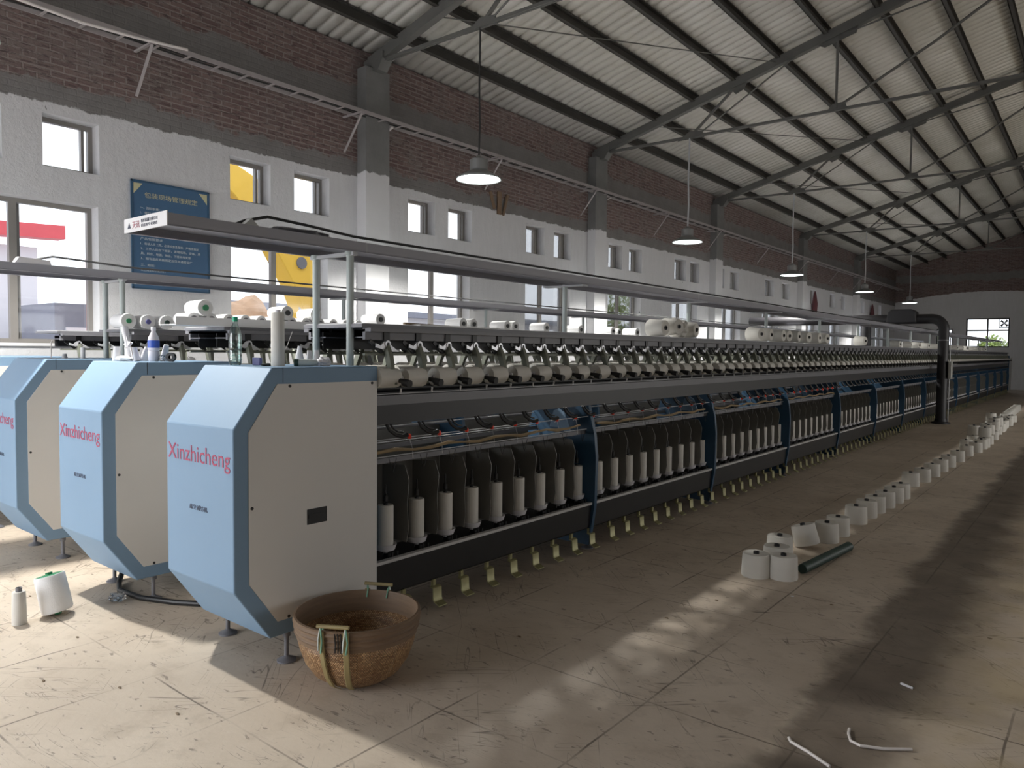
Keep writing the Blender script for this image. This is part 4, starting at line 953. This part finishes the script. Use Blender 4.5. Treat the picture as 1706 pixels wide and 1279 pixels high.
# ------------------------------------------------------------------ duct
du = empty('exhaust_duct', (-2.94, 19.7, 0), 'black round duct rising from the aisle floor and crossing over the machines', 'duct')
MB().lathe([(.20, 0), (.20, .03), (.14, .05), (.125, .12)], n=24).build('duct_foot', M['duct'], du)
path = [(0, 0, .05), (0, 0, 2.20)]
for k in range(1, 7):
    a = PI/2*k/6; path.append((-.25+.25*math.cos(a), 0, 2.20+.25*math.sin(a)))
path += [(-1.0, 0, 2.45), (-2.6, 0, 2.45), (-4.6, 0, 2.45)]
MB().tube(path, .115, 20).build('duct_pipe', M['duct'], du)
MB().lathe([(.122, 1.94), (.122, 1.955)], n=24).build('duct_clamp', M['lsteel'], du)
MB().tube([(-1.68, 0, 1.76), (-1.68, 0, 2.42)], .115, 18).build('duct_branch', M['duct'], du)
MB().prism([(-1.20, 2.36), (-.55, 2.36), (-.57, 2.62), (-.66, 2.68), (-1.08, 2.68), (-1.16, 2.62)], 'Y', -.2, .2).build('fan_housing', M['duct'], du, bevel=.02)
MB().box(.125, .19, -.10, .10, 1.06, 1.46).build('switch_box', M['boxg'], du, bevel=.005)
MB().tube([(.14, 0, .06), (.14, 0, 1.06)], .014, 8).tube([(.14, 0, 1.46), (.135, 0, 2.0)], .014, 8).build('conduit', M['lsteel'], du)

# ------------------------------------------------------------------ notice board
nb = empty('notice_board', (XW, 4.235, 2.26), 'blue notice board with pale chinese rules on the plastered wall', 'notice board')
box(0, .02, -.455, .455, 0, 1.20).build('board_panel', M['board'], nb)
MB().box(.018, .026, -.46, -.44, 0, 1.20).box(.018, .026, .44, .46, 0, 1.20).box(.018, .026, -.46, .46, 1.185, 1.205).box(.018, .026, -.46, .46, -.005, .01).build('board_frame', M['dblue'], nb)
RB = (PI/2, 0, PI/2)
fit_text('board_title', '包装现场管理规定', M['goldink'], 0, .62, .062, (.0215, -.31, 1.02), RB, nb)
lines = [('一、岗位职责：', .22, .90), ('1、做好本岗位的各项生产工作', .48, .845), ('2、保持机台现场卫生', .38, .79), ('3、产品分类摆放整齐', .42, .73), ('4、遵守劳动纪律', .36, .67), ('二、工作要求：', .25, .61), ('产品包装要求', .25, .555),
         ('1、包装人员上岗，必须检查各部位，严格按规定', .68, .50), ('2、工作人员在下班前，清理现场，设备，用', .70, .445), ('具、机台、地面、物品，下班关电关窗', .58, .39), ('3、如有违反将按规定处罚并通报全厂', .60, .335), ('三、附则：', .16, .26), ('以上规定即日起执行', .28, .205)]
for s_, wd, z in lines:
    fit_text('board_text', s_, M['paleink'], 0, wd, .030, (.0215, -.36, z-.01), RB, nb)
for s in (-1, 1):
    MB().prism([(s*.43, 1.17), (s*.33, 1.17), (s*.43, 1.05)], 'X', .0205, .0215).build('corner_mark', M['goldink'], nb)

# ================================================================== OUTSIDE
ex = empty('excavator', (-13.0, 11.4, 0), 'yellow excavator with raised arm outside the second window', 'excavator')
ay = lambda q: [(a-11.4, b) for a, b in q]
MB().prism(ay([(6.9, 4.75), (7.55, 5.05), (8.34, 4.72), (9.17, 4.05), (9.75, 3.30), (9.95, 2.2), (9.9, 1.5), (9.2, 1.3), (9.15, 2.2), (8.85, 2.9), (8.3, 3.75), (7.5, 4.5)]), 'X', -.25, .25).build('boom', M['exc'], ex, bevel=.02)
MB().prism(ay([(7.0, 5.0), (7.3, 4.7), (6.3, 2.6), (6.0, 2.6)]), 'X', -.18, .18).build('stick', M['exc'], ex)
MB().prism(ay([(6.3, 2.65), (5.95, 2.6), (5.5, 2.1), (5.7, 1.5), (6.5, 1.6)]), 'X', -.4, .4).build('bucket', M['dark'], ex)
MB().lathe([(.12, -.28), (.12, .28)], axis='X', n=18, c=(0, 9.02-11.4, 3.33)).build('pivot_pin', M['gsteel'], ex)
MB().tube([(.0, 9.05-11.4, 3.3), (0.28, 9.15-11.4, 1.6)], .06, 10).build('hydraulic_ram', M['lsteel'], ex)
MB().box(-1.2, 1.2, -1.9, 1.7, 1.0, 1.9).build('engine_body', M['exc'], ex, bevel=.1)
MB().box(-1.15, -.2, -1.7, -.2, 1.9, 2.75).build('cab', M['exc'], ex, bevel=.1)
MB().box(-1.17, -.18, -1.5, -.4, 2.05, 2.6).build('cab_glass', M['glassd'], ex)
for s in (-1, 1):
    MB().prism([(-1.9, .0), (1.9, .0), (2.2, .35), (1.9, .8), (-1.9, .8), (-2.2, .35)], 'X', s*1.0-.25, s*1.0+.25).build('track', M['dark'], ex, bevel=.05)
sh = empty('white_shed', (-20, 3.0, 0), 'white clad shed with red fascia outside the first window', 'shed')
MB().box(-3, 0, -9, 3.7, 0, 3.95).build('shed_wall', M['outw'], sh)
MB().prism([(-9, 3.55), (4.2, 4.18), (4.2, 4.5), (-9, 3.9)], 'X', -.1, .35).build('red_fascia', M['outr'], sh)
MB().box(.02, .1, -1, 1.2, 0, 2.6).build('shed_door', M['outg'], sh)
co = empty('shipping_container', (-18.2, 6.9, 0), 'blue grey container standing beside the white shed outside', 'container')
MB().box(-1.2, 1.2, -.9, 1.2, 0, 2.5).build('container_body', M['outg'], co); MB().box(1.2, 1.24, -.7, .9, 1.0, 2.0).build('container_panel', M['outw'], co)
rf = empty('red_frame', (-15.5, 6.3, 0), 'red steel frame standing in the yard outside the first window', 'frame')
for y in (-.22, .25): MB().box(-.04, .04, y-.04, y+.04, 0, 3.3).build('upright', M['outr'], rf)
MB().box(-.04, .04, -.22, .25, 3.22, 3.3).build('cross_bar', M['outr'], rf); MB().box(-.05, .05, -.22, .6, 2.15, 2.5).build('hopper', M['outr'], rf)
bd = empty('pale_workshop', (-24, 24, 0), 'long pale workshop with dark doorways beyond the yard', 'building')
MB().box(-4, 0, -11.5, 30, 0, 3.0).build('workshop_wall', M['outw'], bd)
MB().box(-4.3, .4, -11.8, 30.4, 3.0, 3.25).build('workshop_roof', M['outg'], bd)
for k in range(6):
    MB().box(.01, .06, -7.5+k*6, -5+k*6, 0, 2.6).build('doorway', M['outg'], bd)
lump('dirt_mound', M['dirt'], (-17.2, 10.6, .4), (1.3, 1.9, 2.2), 'brown dirt mound left of the excavator in the yard', 'mound', 41, 4)
def tree(x, y, h, lab, seed):
    t = empty('tree', (x, y, -.1), lab, 'tree')
    MB().tube([(0, 0, 0), (.1, .1, h*.5), (.0, .2, h*.8)], [.18, .12, .05], 8).build('trunk', M['bark'], t)
    rn = random.Random(seed); mb = MB()
    for k in range(900):
        d = Vector((rn.gauss(0, 1), rn.gauss(0, 1), rn.gauss(0, .8))); d = d.normalized()*(rn.random()**.4)*h*.33
        c = Vector((0, .15, h*.75))+d; a = Vector((rn.gauss(0, 1), rn.gauss(0, 1), rn.gauss(0, 1))).normalized()*.14; b = a.cross(Vector((rn.random(), rn.random(), 1))).normalized()*.08
        mb.add([c-a, c+b, c+a, c-b], [(0, 1, 2, 3)])
    mb.build('foliage', M['leaf'], t)
tree(-20.0, 33.0, 5.0, 'green tree beyond the far windows', 3)
tree(-6.2, 62.0, 2.9, 'green tree outside the left of the end wall window', 4); tree(-10.5, 64, 3.2, 'green tree outside behind the corner window', 5); tree(-3.0, 64, 3.3, 'green tree outside the right of the end wall window', 6)
struct(box(-40, 40, YE+.4, 120, -.35, -.1).build('floor', M['outgr']))
struct(box(-40, 40, -60, YB-.4, -.35, -.1).build('floor', M['outgr']))
struct(box(9.3, 60, -60, 90, -.35, -.1).build('floor', M['outgr']))

# sky portals in the openings (sample the sky more cleanly; they add no light of their own)
def portal(loc, rot, sx, sy):
    L = bpy.data.lights.new('sky_portal', 'AREA'); L.shape = 'RECTANGLE'; L.size = sx; L.size_y = sy; L.cycles.is_portal = True
    o = bpy.data.objects.new('sky_portal', L); C.objects.link(o); o.location = loc; o.rotation_euler = rot
portal((XR+.2, 19.5, 1.7), (PI/2, 0, PI/2), 6.5, 3.4)
portal((XW-.35, 10.0, 2.8), (PI/2, 0, -PI/2), 30, 2.4)
bpy.context.view_layer.update()
